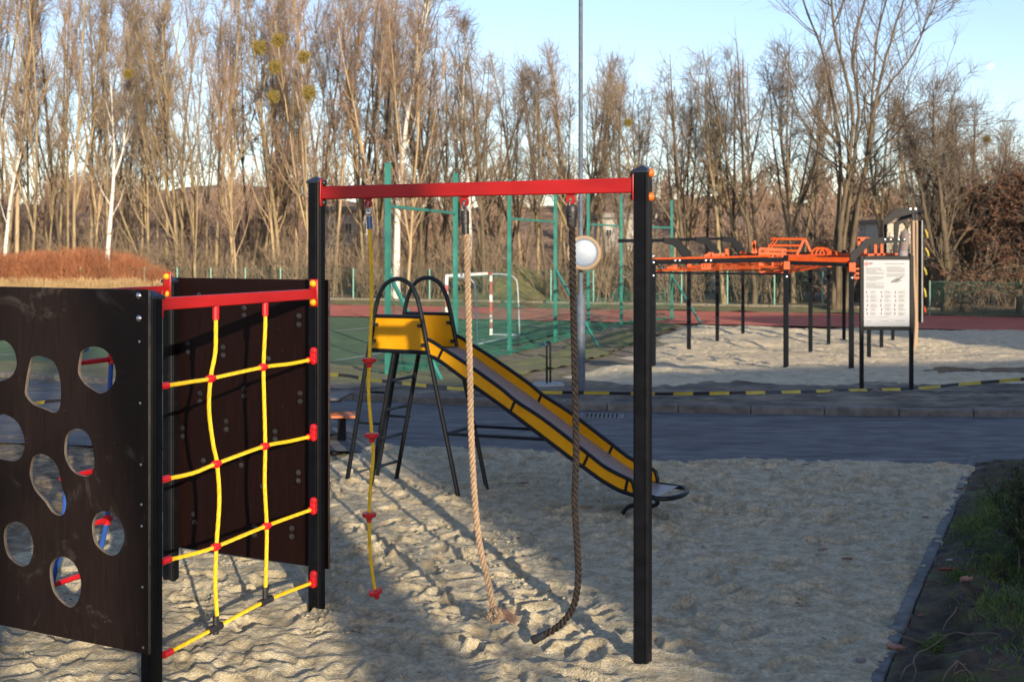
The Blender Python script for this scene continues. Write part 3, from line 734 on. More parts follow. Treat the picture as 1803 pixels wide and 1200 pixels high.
# back panel, on the far side of its posts, with the screw ends of its climbing holds
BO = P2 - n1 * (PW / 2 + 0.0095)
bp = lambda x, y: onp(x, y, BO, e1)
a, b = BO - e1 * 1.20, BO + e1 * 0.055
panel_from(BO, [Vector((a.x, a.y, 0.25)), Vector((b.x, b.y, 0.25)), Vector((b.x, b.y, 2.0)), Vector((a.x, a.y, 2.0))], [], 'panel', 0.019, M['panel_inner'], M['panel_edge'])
hb = MB()
for x, y in [(352, 519), (431.6, 541.8), (431.6, 555), (528, 556), (528, 571), (333, 605), (333, 619), (394.5, 611), (395, 625), (474, 631), (354, 692), (354, 706), (431.6, 684), (431.6, 697), (529.7, 692), (530, 706), (324, 753), (324, 767), (400, 741), (400, 755), (486, 759), (486, 772), (360, 810), (360, 824), (426.5, 804), (426.5, 818), (527, 831), (527, 845), (343, 904), (345, 918), (464, 855), (450, 940), (450, 926), (515.6, 929), (515, 943)]:
    c = bp(x, y) + n1 * 0.009
    hb.lathe(c, n1, [(0, .019), (.006, .017), (.008, .010), (.016, .009), (.018, .005)], 9)
build_split('hold_screw', hb, M['rubber'], frame)

# yellow rope net between the front post and the tall post
NO = P1.copy(); npn = lambda x, y: onp(x, y, NO, e2)
RR = 0.0112
for k, pts in enumerate([[(380, 556), (380, 575), (379, 620), (371, 665), (368, 720), (375, 780), (382, 816), (386, 880), (381, 962), (379, 1030), (382, 1085), (380, 1097)],
                         [(467, 550), (467, 575), (464, 646), (465, 700), (467, 785), (466, 850), (469.5, 925), (469, 980), (467, 1045)]]):
    mb = MB(); P = [npn(*p) + n1 * 0 for p in pts]; rope(mb, P, RR, 6, 0.055, 5)
    o = build('net_rope', mb, M['yellow_rope'], frame)
    tb = MB(); q = P[0]; tb.tube([q + UP * .072, q - UP * .02], 0.0175, 10); tb.bar(q + UP * .074 - e2 * .045, q + UP * .074 + e2 * .045, .035, .012)
    build('rope_socket', tb, M['red_plastic'], o, bevel=.003)
    tb = MB(); q = P[-1]; tb.tube([q + UP * .04, q - UP * .055], .0165, 10)
    s = npn(378, 1105) if k == 0 else npn(468, 1057); dd = (npn(548, 1025) - npn(297, 1148)).normalized(); tb.tube([s - dd * .05, s + dd * .05], .021, 10)
    build_split('rope_joint', tb, M['rubber'], o)
for pts, red in [([(288, 679), (340, 671), (371, 666), (463, 646), (510, 640), (546, 633)], [(371, 666), (463, 646)]),
                 ([(290, 843), (340, 832), (380, 816), (465, 785), (510, 776), (546, 768)], [(381, 816), (466, 785)]),
                 ([(292, 986), (340, 974), (379, 962), (469, 925), (549, 896)], [(380, 962), (469.5, 925)]),
                 ([(295, 1149), (378, 1105), (468, 1057), (549, 1025)], [])]:
    mb = MB(); P = [npn(*p) for p in pts]; rope(mb, P, RR, 6, 0.055, 5, -1)
    o = build('net_rope', mb, M['yellow_rope'], frame)
    cb = MB()
    for p in red:
        c = npn(*p) + n1 * 0; t = (P[-1] - P[0]).normalized()
        cb.lathe(c - t * .027, t, [(0, .013), (.004, .019), (.018, .021), (.027, .024), (.036, .021), (.05, .019), (.054, .013)], 12)
        cb.lathe(c + n1 * .012, n1, [(0, .016), (.012, .015), (.016, .008)], 10)
    t = (P[-1] - P[-2]).normalized(); c = P2 + n1 * (PW / 2); E = P[-1]
    cb.tube([E - t * .02, E + t * .055], .0185, 10)
    cc = Vector((c.x, c.y, E.z + .022)) + e1 * .012
    for dz in (-.032, 0, .032): cb.lathe(cc + UP * dz, n1, [(0, .021), (.014, .020), (.02, .010)], 12)
    cb.obox(cc + n1 * .008, n1 * .008, e1 * .02, UP * .034)
    cb.tube([P[0] - e2 * .03, P[0] + e2 * .028], .018, 10)
    build_split('rope_connector', cb, M['red_plastic'], o)
    sb = MB()
    for dz in (-.032, .032): sb.lathe(cc + UP * dz + n1 * .017, n1, [(0, .006), (.004, .004)], 8)
    if red: 
        for p in red: sb.lathe(npn(*p) + n1 * .027, n1, [(0, .005), (.003, .003)], 8)
    build_split('connector_screw', sb, M['steel'], o)

# arched ladder on the frame's far side: blue stringers, red rungs
lad = lambda f, d, z: P4 + (P3 - P4) * f - e1 * d + UP * z
prof = [(0.0, 1.60), (0.10, 1.56), (0.15, 1.50), (0.17, 1.2), (0.17, 0.8), (0.185, 0.52), (0.24, 0.3), (0.33, 0.02), (0.38, -0.15)]
for f in (.49, .74):
    mb = MB(); mb.tube(spline([lad(f, d, z) for d, z in prof], .05), .0155, 10)
    build('ladder_stringer', mb, M['blue_tube'], frame)
for d, z in ((.15, 1.50), (.17, 1.16), (.17, .82), (.19, .49), (.285, .16)):
    mb = MB(); mb.tube([lad(.465, d, z), lad(.765, d, z)], .017, 10)
    for f in (.49, .74): mb.tube([lad(f, d, z - .03), lad(f, d, z + .03)], .024, 10)
    build('ladder_rung', mb, M['red_plastic'], frame)

# ---------------------------------------------------------------- three climbing ropes hung from the big beam
QO = P2.copy(); bpn = lambda x, y: onp(x, y, QO, e1)
def lug(mb, c):
    mb.obox(c + UP * .015, e1 * .026, n1 * .006, UP * .012)
    for a in range(16):
        t0, t1 = 2 * math.pi * a / 16, 2 * math.pi * (a + 1) / 16
        p = lambda t, r: c - UP * .018 + (e1 * math.cos(t) + UP * math.sin(t)) * r
        mb.prism([p(t0, .012) - n1 * .006, p(t1, .012) - n1 * .006, p(t1, .026) - n1 * .006, p(t0, .026) - n1 * .006], n1 * .012)
def chain_ring(mb, c, r, w, ax):
    u = ax; pts = [c + (u * math.cos(t) + UP * math.sin(t)) * r for t in [2 * math.pi * k / 14 for k in range(15)]]
    mb.tube(pts, w, 6, False)
lugs = MB()
for x in (648, 818, 1005):
    q = bpn(x, 345); lug(lugs, Vector((q.x, q.y, 2.527 - .039 - .012)))
build_split('rope_lug', lugs, M['red'], bb)

pts = [(651, 400), (653, 450), (654, 540), (650, 636), (649, 690), (655, 768), (657, 800), (652, 860), (650, 908), (651, 960), (656, 1010), (661, 1040)]
P = [bpn(*p) for p in pts]
r1 = thing('climbing_rope', 'thin yellow climbing rope with four red disc steps, hanging from the red beam', 'climbing rope', (P[-1].x, P[-1].y, P[-1].z), 'ropes hanging from the big red beam')
mb = MB(); rope(mb, P, .0108, 6, .055, 5); build('rope', mb, M['yellow_rope'], r1)
db = MB()
for (x, y) in ((650, 636), (655, 768), (650, 908), (661.5, 1043)):
    c = bpn(x, y); t = Vector((0, 0, 1))
    if y > 1000: t = (t - e1 * .18 + n1 * .25).normalized()
    mb = MB(); mb.lathe(c - t * .035, t, [(0, .013), (.022, .017), (.030, .034), (.034, .041), (.050, .043), (.055, .039), (.057, .012)], 18)
    build('disc_step', mb, M['red_plastic'], r1)
q = bpn(650, 385); mb = MB(); mb.tube([bpn(650, 381), bpn(651, 403)], .0165, 10); build('rope_sleeve', mb, M['blue_sleeve'], r1)
mb = MB(); chain_ring(mb, bpn(649.5, 374), .014, .006, e1); chain_ring(mb, bpn(648.5, 362), .017, .0045, (n1 + e1 * .4).normalized()); build('shackle', mb, M['steel'], r1)

pts = [(820, 408), (822, 440), (824, 520), (826, 600), (828, 680), (829.5, 760), (836, 880), (845, 960), (859, 1020), (867, 1062), (869, 1076)]
P = [bpn(*p) for p in pts]
r2 = thing('climbing_rope', 'thick tan hemp climbing rope ending in a frayed knot just above the sand', 'climbing rope', (P[-1].x, P[-1].y, P[-1].z), 'ropes hanging from the big red beam')
mb = MB(); rope(mb, P, .0190, 3, .10, 8); build('rope', mb, M['tan_rope'], r2)
mb = MB(); c = bpn(873, 1080)
kn = [bpn(869, 1072), bpn(880, 1072) + n1 * .03, bpn(884, 1080) + n1 * .02, bpn(876, 1091) + n1 * .02, bpn(864, 1089) - n1 * .01, bpn(861, 1080) - n1 * .03, bpn(872, 1074) - n1 * .03, bpn(884, 1078) - n1 * .01, bpn(888, 1084) + n1 * .015]
rope(mb, kn, .019, 3, .09, 7); build('rope_knot', mb, M['tan_rope'], r2)
mb = MB(); rnd = random.Random(8); b0 = bpn(886, 1081)
for k in range(90):
    a = b0 + Vector((rnd.uniform(-.008, .008), rnd.uniform(-.015, .015), rnd.uniform(-.022, .022)))
    e = a + e1 * rnd.uniform(.05, .085) + n1 * rnd.uniform(-.03, .03) + UP * rnd.uniform(-.04, .006)
    mb.tube([a, (a + e) / 2 + UP * rnd.uniform(0, .012), e], [.0034, .003, .0015], 4)
build('frayed_end', mb, flat('frayed_hemp', (0.24, 0.15, 0.115), .9, var=.3), r2)
mb = MB(); mb.tube([bpn(818.5, 371), bpn(819, 395)], .0245, 14); mb.tube([bpn(819, 394), bpn(820, 412)], .0215, 12)
for y in (377, 384, 391): mb.lathe(bpn(818, y) + n1 * .022, n1, [(0, .008), (.005, .007), (.007, .003)], 8)
build('rope_ferrule', mb, M['rubber'], r2, bevel=.002)
mb = MB(); chain_ring(mb, bpn(818, 360), .018, .0045, n1); chain_ring(mb, bpn(818.5, 369), .015, .0045, (e1 + n1 * .3).normalized()); build('shackle', mb, M['steel'], r2)

pts = [(1007, 394), (1008, 440), (1009, 520), (1011, 600), (1013, 700), (1014.5, 800), (1012, 880), (1016.5, 960), (1018, 1020), (1010, 1066), (988, 1098), (962, 1115), (945, 1123)]
P = [bpn(*p) for p in pts]
r3 = thing('climbing_rope', 'thick dark brown climbing rope whose loose end curls to the left above the sand', 'climbing rope', (P[-1].x, P[-1].y, P[-1].z), 'ropes hanging from the big red beam')
mb = MB(); rope(mb, P[:-1] + [P[-1]], .0190, 3, .095, 8, -1); build('rope', mb, M['dark_rope'], r3)
mb = MB(); t = (P[-1] - P[-2]).normalized(); mb.lathe(P[-1] - t * .06, t, [(0, .018), (.01, .0215), (.05, .022), (.075, .026), (.085, .024)], 14); build('rope_end_cap', mb, M['rubber'], r3)
mb = MB(); mb.lathe(bpn(1006.5, 400), UP, [(0, .022), (.01, .026), (.05, .029), (.075, .034), (.10, .035), (.118, .027), (.125, .012)], 16)
for y, s in ((379, 1), (386, 1), (393, .8)): mb.lathe(bpn(1006, y) + n1 * .024, n1, [(0, .013), (.008, .012), (.012, .004)], 9)
build('rope_ferrule', mb, M['rubber'], r3)
mb = MB(); chain_ring(mb, bpn(1005, 359), .019, .0042, n1); chain_ring(mb, bpn(1005.5, 365), .012, .004, e1); build('shackle', mb, M['steel'], r3)

# ---------------------------------------------------------------- slide
SO = Vector((-1.53, 10.19, 0)); sa = Vector((.866, -.5, 0)); sbv = Vector((.5, .866, 0)); SW = .47
sp = lambda x, y, b=0.0: onp(x, y, SO, sa) + sbv * b
sl_ = thing('playground_slide', 'yellow and black metal slide with a ladder and hooped handrails, standing in the sand', 'slide', SO)
hoopL = [(606, 876), (610, 853), (645, 640), (654.5, 590), (659, 555.5), (665, 527), (674, 506), (686, 494.7), (700, 490.7), (714.5, 494.7), (725, 504.5), (734, 522.5), (740, 545), (747.5, 582), (758, 635), (783, 755), (808, 880), (813, 905)]
for b in (0, SW):
    mb = MB(); mb.tube(spline([sp(x, y, b) for x, y in hoopL], .04), .0205, 10); build('hoop_rail', mb, M['slide_frame'], sl_)
    tb = MB(); tb.tube([sp(661, 556, b), sp(741, 557.5, b)], .017, 8); tb.tube([sp(654, 616, b), sp(752, 620.5, b)], .019, 8); build_split('panel_rail', tb, M['slide_frame'], sl_)
    pb = MB(); off = sbv * (.006 if b == 0 else -.006)
    pb.prism([sp(*p, b) + off for p in ((661, 558), (741, 560), (752, 619.5), (655, 615.5))][::-1], sbv * .012)
    o = build('side_panel', pb, M['slide_yellow'], sl_)
    cb = MB()
    for p in ((663, 571), (659, 599), (740, 573), (747, 607)):
        cb.box(sp(*p, b) + off * 0, .035, .05, .028, d=(sa.x, sa.y))
    build_split('panel_clamp', cb, M['rubber'], o)
tops = [(751, 597), (760, 600), (783, 615), (821, 640), (880, 682), (909, 706), (960, 740), (1036, 799), (1060, 818), (1080, 830), (1100, 840), (1112, 846), (1117, 855), (1117.5, 868)]
bots = [(757, 626), (775, 635), (821, 669), (900, 726), (1008, 808), (1028, 822), (1060, 845), (1090, 862), (1116, 871)]
def along(poly, n):
    P = spline([sp(*p) for p in poly], .03); return [P[int(round(i * (len(P) - 1) / (n - 1)))] for i in range(n)]
TP, BP = along(tops, 60), along(bots, 60)
for b in (0, SW):
    pb = MB(); t = .010; vs = []
    for T, B in zip(TP, BP):
        for k in (-t / 2, t / 2):
            vs += [T + sbv * (b + k), B + sbv * (b + k)]
    fs = []
    for i in range(59):
        o = i * 4; fs += [(o, o + 1, o + 5, o + 4), (o + 2, o + 6, o + 7, o + 3)]
    pb.add(vs, fs, 0, True); build('chute_side', pb, M['slide_yellow'], sl_)
    fb = MB(); fb.tube([p + sbv * b for p in TP] , .0165, 8); build('chute_rail', fb, M['slide_frame'], sl_)
    fb = MB(); fb.tube([p + sbv * b for p in BP], .0195, 8)
    build('chute_rail', fb, M['slide_frame'], sl_)
    db = MB()
    for p, q in (((781, 613), (771, 634)), ((908, 704), (899, 725)), ((1037, 799), (1027, 821)), ((1106, 842), (1101, 866))):
        db.bar(sp(*p, b), sp(*q, b), .022, .022)
    build_split('chute_divider', db, M['slide_frame'], sl_)
bed = MB(); vs = []
BX = BP + [BP[-1] + sa * (.16 * k / 4) + UP * (-.004) for k in range(1, 6)]
for i, B in enumerate(BX):
    up = .045 if i < 52 else max(.012, .045 - .006 * (i - 52))
    vs += [B + UP * up + sbv * .012, B + UP * up + sbv * (SW - .012)]
bed.add(vs, [(2 * i, 2 * i + 1, 2 * i + 3, 2 * i + 2) for i in range(len(BX) - 1)], 0, True)
build('chute_bed', bed, M['chute'], sl_)
mb = MB(); E0 = BX[-1]; c = E0 + sbv * SW / 2
ex = [BP[-1]] + [E0] + [c + sbv * (-SW / 2 * math.cos(t)) + sa * (.13 * math.sin(t)) for t in [math.pi * k / 12 for k in range(1, 12)]] + [E0 + sbv * SW, BP[-1] + sbv * SW]
mb.tube(ex, .0195, 10); build('exit_rail', mb, M['slide_frame'], sl_)
mb = MB(); mb.tube(spline([sp(1096, 903), sp(1103, 894), (sp(1116, 889)), sp(1148, 890), sp(1158, 884), sp(1153, 876), sp(1142, 873)], .02), .019, 10)
build('exit_foot', mb, M['slide_frame'], sl_)
mb = MB(); mb.prism([sp(656, 617), sp(753, 621), sp(753, 621, SW), sp(656, 617, SW)], UP * .012); build('platform', mb, M['slide_frame'], sl_)
LW = .42
for b in (0.02, LW):
    mb = MB(); mb.tube([sp(648, 868, b), sp(651, 852, b), sp(692, 619, b)], .021, 10); build('ladder_stringer', mb, M['slide_frame'], sl_)
for y in (670.5, 722.5, 773.5, 824):
    x = 651 + (852 - y) / (852 - 619) * 41
    mb = MB(); mb.tube([sp(x, y, .02), sp(x, y, LW)], .0145, 8); build('ladder_rung', mb, M['slide_frame'], sl_)
for b, w in ((0, .02), (SW, LW)):
    mb = MB(); mb.tube([sp(628, 743, b), sp(669, 746, b)], .013, 8); build('ladder_brace', mb, M['slide_frame'], sl_)
mb = MB(); mb.tube([sp(786, 763), sp(786, 763, SW)], .0145, 8); build('cross_brace', mb, M['slide_frame'], sl_)
for b in (0, SW):
    mb = MB(); mb.tube([sp(786, 763, b), sp(957, 773, b)], .0145, 8); build('chute_brace', mb, M['slide_frame'], sl_)
sc_ = MB()
for p in ((893, 702), (1067, 794), (840, 660)):
    q = onp(p[0], p[1], SO + sbv * (SW - .008), sa); sc_.lathe(q, -sbv, [(0, .009), (.004, .006)], 8)
build_split('chute_screw', sc_, M['steel'], sl_)
# ---------------------------------------------------------------- lamp post with traffic mirror, concrete foot, drain, tape, table
g0 = ground(1022.5, 701)
lp = thing('lamp_post', 'tall grey metal pole rising out of the picture, thicker at its foot, beside the lane', 'pole', g0)
mb = MB(); Yp = g0.y
zt = at(0, 519, Yp).z
mb.lathe(g0 + Vector((0, 0, -.3)), UP, [(0, .068), (zt - g0.z + .27, .066), (zt - g0.z + .30, .052), (zt - g0.z + .34, .036), (9.0, .027), (9.05, .02)], 20)
build('pole', mb, M['pole'], lp)
mb = MB(); zb = at(0, 684, Yp).z; mb.lathe(g0 + Vector((0, 0, -.2)), UP, [(0, .0705), (zb - g0.z + .2, .0705), (zb - g0.z + .205, .067)], 20); build('pole_foot', mb, M['pole_foot'], lp)
c = at(1027, 445, Yp) + Vector((0, -.13, 0)); ax = Vector((.10, -1, .06)).normalized()
mi = thing('traffic_mirror', 'round convex traffic mirror with a tan rim mounted on the grey pole', 'mirror', c)
mb = MB(); mb.lathe(c, ax, [(-.05, .10), (-.035, .22), (0, .252), (.018, .255), (.024, .245), (.022, .208), (.012, .203)], 40); build('mirror_rim', mb, M['mirror_rim'], mi)
mb = MB(); mb.lathe(c, ax, [(.010, .204)] + [(.012 + .014 * (1 - (r / .204) ** 2), r) for r in (.2, .17, .13, .09, .05, .02, .004)], 40); build('mirror_dish', mb, M['mirror'], mi)
mb = MB(); mb.box(c + Vector((-.03, .10, 0)), .05, .14, .05); mb.lathe(at(1023, 445, Yp) + Vector((0, 0, -.05)), UP, [(0, .045), (.1, .045)], 14); build('mirror_bracket', mb, M['pole'], mi)

g0 = ground(966, 684)
st = thing('post_base', 'round concrete foot with two thin black uprights joined at the top, on the muddy verge', 'stand', g0)
mb = MB(); mb.lathe(g0 + Vector((0, 0, -.05)), UP, [(0, .25), (.12, .255), (.145, .235), (.148, .05)], 28); build('concrete_foot', mb, mat('pale_concrete', [(0.3, (.24, .25, .25)), (.7, (.36, .37, .37))], 12, .85, .003, 60), st)
mb = MB(); zz = at(0, 604, g0.y).z
mb.tube(spline([g0 + Vector((-.03, -.05, .08)), g0 + Vector((-.03, -.05, zz - g0.z - .03)), g0 + Vector((-.01, 0.02, zz - g0.z)), g0 + Vector((.025, .05, zz - g0.z - .03)), g0 + Vector((.03, .05, .08))], .02), .017, 8); build('upright', mb, M['rig_black'], st)
mb = MB(); mb.tube([g0 + Vector((-.03, -.05, zz - g0.z - .02)), g0 + Vector((-.10, -.06, zz - g0.z - .005)), g0 + Vector((-.12, -.06, zz - g0.z - .05))], [.012, .02, .008], 7); build('blue_rag', mb, flat('blue_rag', (.04, .14, .26), .8), st)

dr = ground(1060, 733)
d0 = thing('drain_grate', 'slotted iron drain grate lying in the lane beside the kerb', 'drain grate', dr)
mb = MB(); dd = Vector((.98, -.12, 0)).normalized(); nn = Vector((.12, .98, 0))
for s in (-1, 1):
    mb.obox(dr + nn * s * .20 + UP * .010, dd * .27, nn * .02, UP * .007); mb.obox(dr + dd * s * .26 + UP * .0105, dd * .02, nn * .18, UP * .007)
for k in range(9): mb.obox(dr + dd * (-.22 + k * .055) + UP * .009, dd * .012, nn * .18, UP * .005)
build('grate', mb, flat('worn_iron', (.12, .12, .125), .5, .6, var=.3), d0)
mb = MB(); mb.obox(dr + UP * .006, dd * .24, nn * .18, UP * .002); build('shaft_shade_sheet', mb, flat('painted_shaft_shade', (.006, .006, .006), .9), d0)  # near-black sheet stands in for the shade below the slots

tape_pts = [(30, 714, 13.6), (109, 704, 14.0), (330, 682, 14.8), (570, 660, 15.7), (650, 668, 15.7), (720, 675.5, 15.6), (800, 683.5, 15.5), (880, 688, 15.3), (960, 690.5, 15.2), (1030, 691, 15.2), (1150, 693, 15.3), (1260, 692, 15.8), (1350, 690.5, 16.2), (1420, 689, 16.5), (1500, 686.5, 16.9), (1607, 684, 17.3), (1680, 677, 16.9), (1740, 672, 16.5), (1830, 665, 15.8)]
TPt = spline([at(*p) for p in tape_pts], .05)
mb = MB(); L = 0; rnd = random.Random(3); vs = []; mis = []
for i, p in enumerate(TPt):
    tw = 0.5 * math.sin(i * .045) + .35 * math.sin(i * .013 + 1)
    t = (TPt[min(i + 1, len(TPt) - 1)] - TPt[max(i - 1, 0)]).normalized(); s = t.cross(UP).normalized(); w = (UP * math.cos(tw) + s * math.sin(tw)) * .024
    vs += [p + w, p - w]
fs = []
for i in range(len(TPt) - 1):
    mb.add([vs[2 * i], vs[2 * i + 1], vs[2 * i + 3], vs[2 * i + 2]], [(0, 1, 2, 3)], 0 if (i % 13) < 7 else 1, True)
o = build('barrier_tape', mb, [M['tape_yellow'], M['tape_black']], loc=at(960, 690, 16.3))
setp(o, 'yellow and black striped barrier tape stretched low along the far side of the lane', 'barrier tape')

# low picnic table with its orange seat, mostly behind the frame
Yt = 12.55
tb = thing('picnic_table', 'small dark picnic table with an orange brown seat, partly hidden behind the tall post', 'picnic table', (at(560, 0, Yt).x, Yt, 0))
q = lambda x, y, Y=Yt: at(x, y, Y)
A = q(610, 697, 12.9); mb = MB(); mb.obox(Vector((A.x - .62, A.y, A.z)), (.62, 0, 0), (.03, .30, 0), (0, 0, .013)); build('table_top', mb, M['table_top'], tb, bevel=.004)
mb = MB(); mb.bar(Vector((A.x - 1.2, A.y, A.z - .04)), Vector((A.x - .06, A.y, A.z - .04)), .05, .05)
for dx in (-.35, -.95): mb.bar(Vector((A.x + dx, A.y, A.z - .04)), Vector((A.x + dx, A.y, .03)), .06, .06)
build('table_frame', mb, M['rig_black'], tb)
for sx in (q(602, 730).x, q(602, 730).x - 1.75):
    s = Vector((sx, Yt, q(0, 730).z)); mb = MB()
    for k in range(3): mb.obox(s + Vector((.02, (k - 1) * .115, 0)), (.165, 0, 0), (0, .053, 0), (0, 0, .014))
    build('seat', mb, M['bench_wood'], tb, bevel=.004)
    mb = MB(); mb.bar(s + UP * -.02, Vector((s.x, s.y, 0.0)), .085, .085); sg = -1 if sx > -2.5 else 1
    mb.bar(Vector((s.x + sg * -.04, s.y, .045)), Vector((s.x + sg * .75, s.y, .045)), .07, .07); build('leg', mb, M['rig_black'], tb, bevel=.004)

# ---------------------------------------------------------------- information board
BL, BR = ground(1518, 690), ground(1605, 691)
BL.y = BR.y = (BL.y + BR.y) / 2; Yb = BL.y
BL.x, BR.x = (1517 - CX) / F * Yb, (1604.5 - CX) / F * Yb
ib = thing('information_board', 'white information board with small grey print in a black frame on two posts', 'information board', (BL + BR) / 2)
bq = lambda x, y, d=0.0: at(x, y, Yb) + Vector((0, -d, 0))
for P_, x0 in ((BL, 1517), (BR, 1604.5)):
    mb = MB(); mb.box((P_.x, Yb, (bq(0, 450).z + P_.z - .3) / 2), .056, .056, bq(0, 450).z - P_.z + .3); build('post', mb, M['rig_black'], ib, bevel=.004)
mb = MB()
for y in (454, 577.5): mb.bar(bq(1521, y), bq(1600.5, y), .05, .06)
build('board_frame', mb, M['rig_black'], ib, bevel=.003)
bx0, bx1, by0, by1 = 1517.0, 1599.0, 456.0, 574.5
mb = MB(); c0 = (bq(bx0 + 2, by0) + bq(bx1 + 3, by1)) / 2; mb.box((c0.x, Yb - .012, c0.z), (bx1 - bx0 - 2) / F * Yb, .012, (by1 - by0) / F * Yb)
bd = build('board', mb, M['board_white'], ib)
def crop(x, y): return 1500 + x / 4.444, 430 + y / 4.444
def strip(mb, x0, y0, x1, h=4.0, mi=0):
    a, b = crop(x0, y0), crop(x1, y0); p, r = bq(a[0], a[1], .0215), bq(b[0], b[1], .0215)
    mb.box((p + r) / 2, (r - p).length, .002, h / 4.444 / F * Yb, mi)
tx = MB(); rnd = random.Random(5)
strip(tx, 126, 147, 160, 7, 2); strip(tx, 126, 157, 150, 4, 0); strip(tx, 255, 152, 410, 4, 0)
for y in list(range(186, 240, 9)) + list(range(254, 290, 9)) + list(range(304, 346, 9)): strip(tx, 106, y, 247 - rnd.choice((0, 0, 20, 60)), 3.6, 1)
for y in list(range(178, 222, 9)) + list(range(232, 254, 9)): strip(tx, 268, y, 410 - rnd.choice((0, 0, 30)), 3.6, 1)
for cx_ in (112, 224, 332):
    for i, y in enumerate((376, 408, 442, 478, 511, 542)):
        for k in range(3 + (i % 2)): strip(tx, cx_ + 28, y - 10 + k * 7, cx_ + 28 + rnd.uniform(35, 58), 2.6, 1)
        xx = cx_ + rnd.uniform(-3, 5)
        strip(tx, xx, y - 9, xx + 5, 5, 2); strip(tx, xx - 2, y - 3, xx + 4, 7, 2); strip(tx, xx + 1, y + 5, xx + 4, 8, 2); strip(tx, xx - 3, y + 1, xx + 8, 2.5, 2)
strip(tx, 110, 568, 280, 2.5, 1); strip(tx, 225, 600, 280, 3, 1); strip(tx, 335, 596, 410, 3, 1); strip(tx, 110, 602, 150, 3, 1)
for k in range(5):      # the small slanted drawing of the frame
    a, b = crop(300 + k * 12, 300 - k * 7), crop(345 + k * 12, 282 - k * 7)
    tx.bar(bq(a[0], a[1], .0215), bq(b[0], b[1], .0215), .002, .012, 0)
    a, b = crop(302 + k * 9, 296 + k * 2 - 6), crop(352 + k * 8, 262 + k * 5); tx.bar(bq(a[0], a[1], .0218), bq(b[0], b[1], .0218), .002, .009, 2 if k == 2 else 0)
a = crop(110, 153); cc = bq(a[0], a[1], .0215); rr = .028
for k in range(4):
    u = [Vector((math.cos(t), 0, math.sin(t))) * rr for t in (k * math.pi / 2, (k + 1) * math.pi / 2)]; tx.bar(cc + u[0], cc + u[1], .002, .012, 3)
tx.box(cc, .018, .002, .014, 3)
build('print', tx, [M['print_grey'], M['print_pale'], M['print_dark'], M['print_red']], bd)

# ---------------------------------------------------------------- outdoor exercise rig
rig = thing('exercise_rig', 'large black and orange outdoor exercise rig of posts, beams and ladders on the far sand', 'exercise rig', ground(1384, 655))
posts = {'a0': (1150, 657, 456, 23.2), 'a1': (1213, 622, 450, None), 'a2': (1263, 605, 447, None), 'a3': (1308, 592, 443, None),
         'b0': (1384, 655, 449, 22.4), 'b1': (1427, 628, 449, None), 'b2': (1459, 612, 446, None), 'b3': (1486, 603, 440, None),
         'c0': (1499, 663, 459, 21.7), 'c1': (1530, 632, 460, None), 'c2': (1552, 618, 452, None), 'c3': (1572, 604, 448, None)}
PB, PT = {}, {}
for k, (x, yb, yt, Y) in posts.items():
    g = ground(x, yb); Y = Y or g.y
    b = Vector(((x - CX) / F * Y, Y, gz(0, Y) - .1)); PB[k] = b; PT[k] = at(x, yt, Y)
    mb = MB(); mb.box((b.x, b.y, (b.z - .3 + PT[k].z) / 2), .095, .095, PT[k].z - b.z + .3, d=(.92, -.39)); build('post', mb, M['rig_black'], rig)
def on(k, y): Y = PB[k].y; return Vector((PB[k].x, Y, EYE - (y - HOR) / F * Y))
mb = MB()
mb.bar(on('a0', 461), on('b0', 457), .06, .10); mb.bar(on('b0', 462), on('c0', 466), .06, .08)
mb.bar(on('a1', 455), on('b1', 455), .06, .09); mb.bar(on('a2', 452), on('b2', 452), .06, .09); mb.bar(on('a3', 448), on('b3', 446), .06, .09)
for l in 'abc':
    for i in range(3): mb.bar(on(l + str(i), 462 - i * 4), on(l + str(i + 1), 458 - i * 4), .06, .08)
for i in range(1, 4): mb.bar(on('b%d' % i, 454 - i), on('c%d' % i, 456 - i), .06, .09)
build('beam', mb, M['rig_black'], rig)
mb = MB(); mb.tube([on('a0', 480), on('b0', 482.5)], .022, 6); build('pull_up_bar', mb, M['rig_black'], rig)
# gusseted arms carrying the long bar on the far left
EB = []
for k, xe, ye in (('a1', 1168, 423), ('a2', 1224, 421), ('a3', 1272, 420)):
    t = PT[k]; Y = t.y - .25; e = at(xe, ye, Y); s = Vector((0, .03, 0)); h = .13
    el = at(xe + (posts[k][0] - xe) * .5, ye + 1, Y + .1)
    mb = MB(); d = Vector((t.x - e.x, t.y - e.y, 0)).normalized(); s = Vector((-d.y, d.x, 0)) * .03
    ring = [e + UP * .07, el + UP * .08 + d * .02, t + UP * .10 + d * .06, t - UP * .26 + d * .05, t - UP * .24 - d * .05, (t + el) / 2 - UP * .10 - d * .10, el - UP * .13 - d * .06, e - UP * .07]
    mb.prism([p - s for p in ring], s * 2); build('arm', mb, M['rig_black'], rig); EB.append(e)
d = (EB[0] - EB[2]); d = d.normalized(); near = at(1090, 424, 25.9)
mb = MB(); mb.bar(EB[2], EB[1], .05, .09); mb.bar(EB[1], EB[0], .05, .09); mb.bar(EB[0], near, .05, .09); build('long_bar', mb, M['rig_black'], rig)
def gusset(k, pts, w=.035):
    Y = PB[k].y; ring = [at(x, y, Y) for x, y in pts]; mb = MB(); mb.prism([p - Vector((0, w, 0)) for p in ring], Vector((0, 2 * w, 0))); return mb
build('arm', gusset('c0', [(1496, 480), (1496.5, 448), (1526, 419), (1560, 418), (1594, 420), (1594, 424.5), (1556, 429), (1531, 431), (1515, 446), (1504, 460), (1503, 480)][::-1]), M['rig_black'], rig)
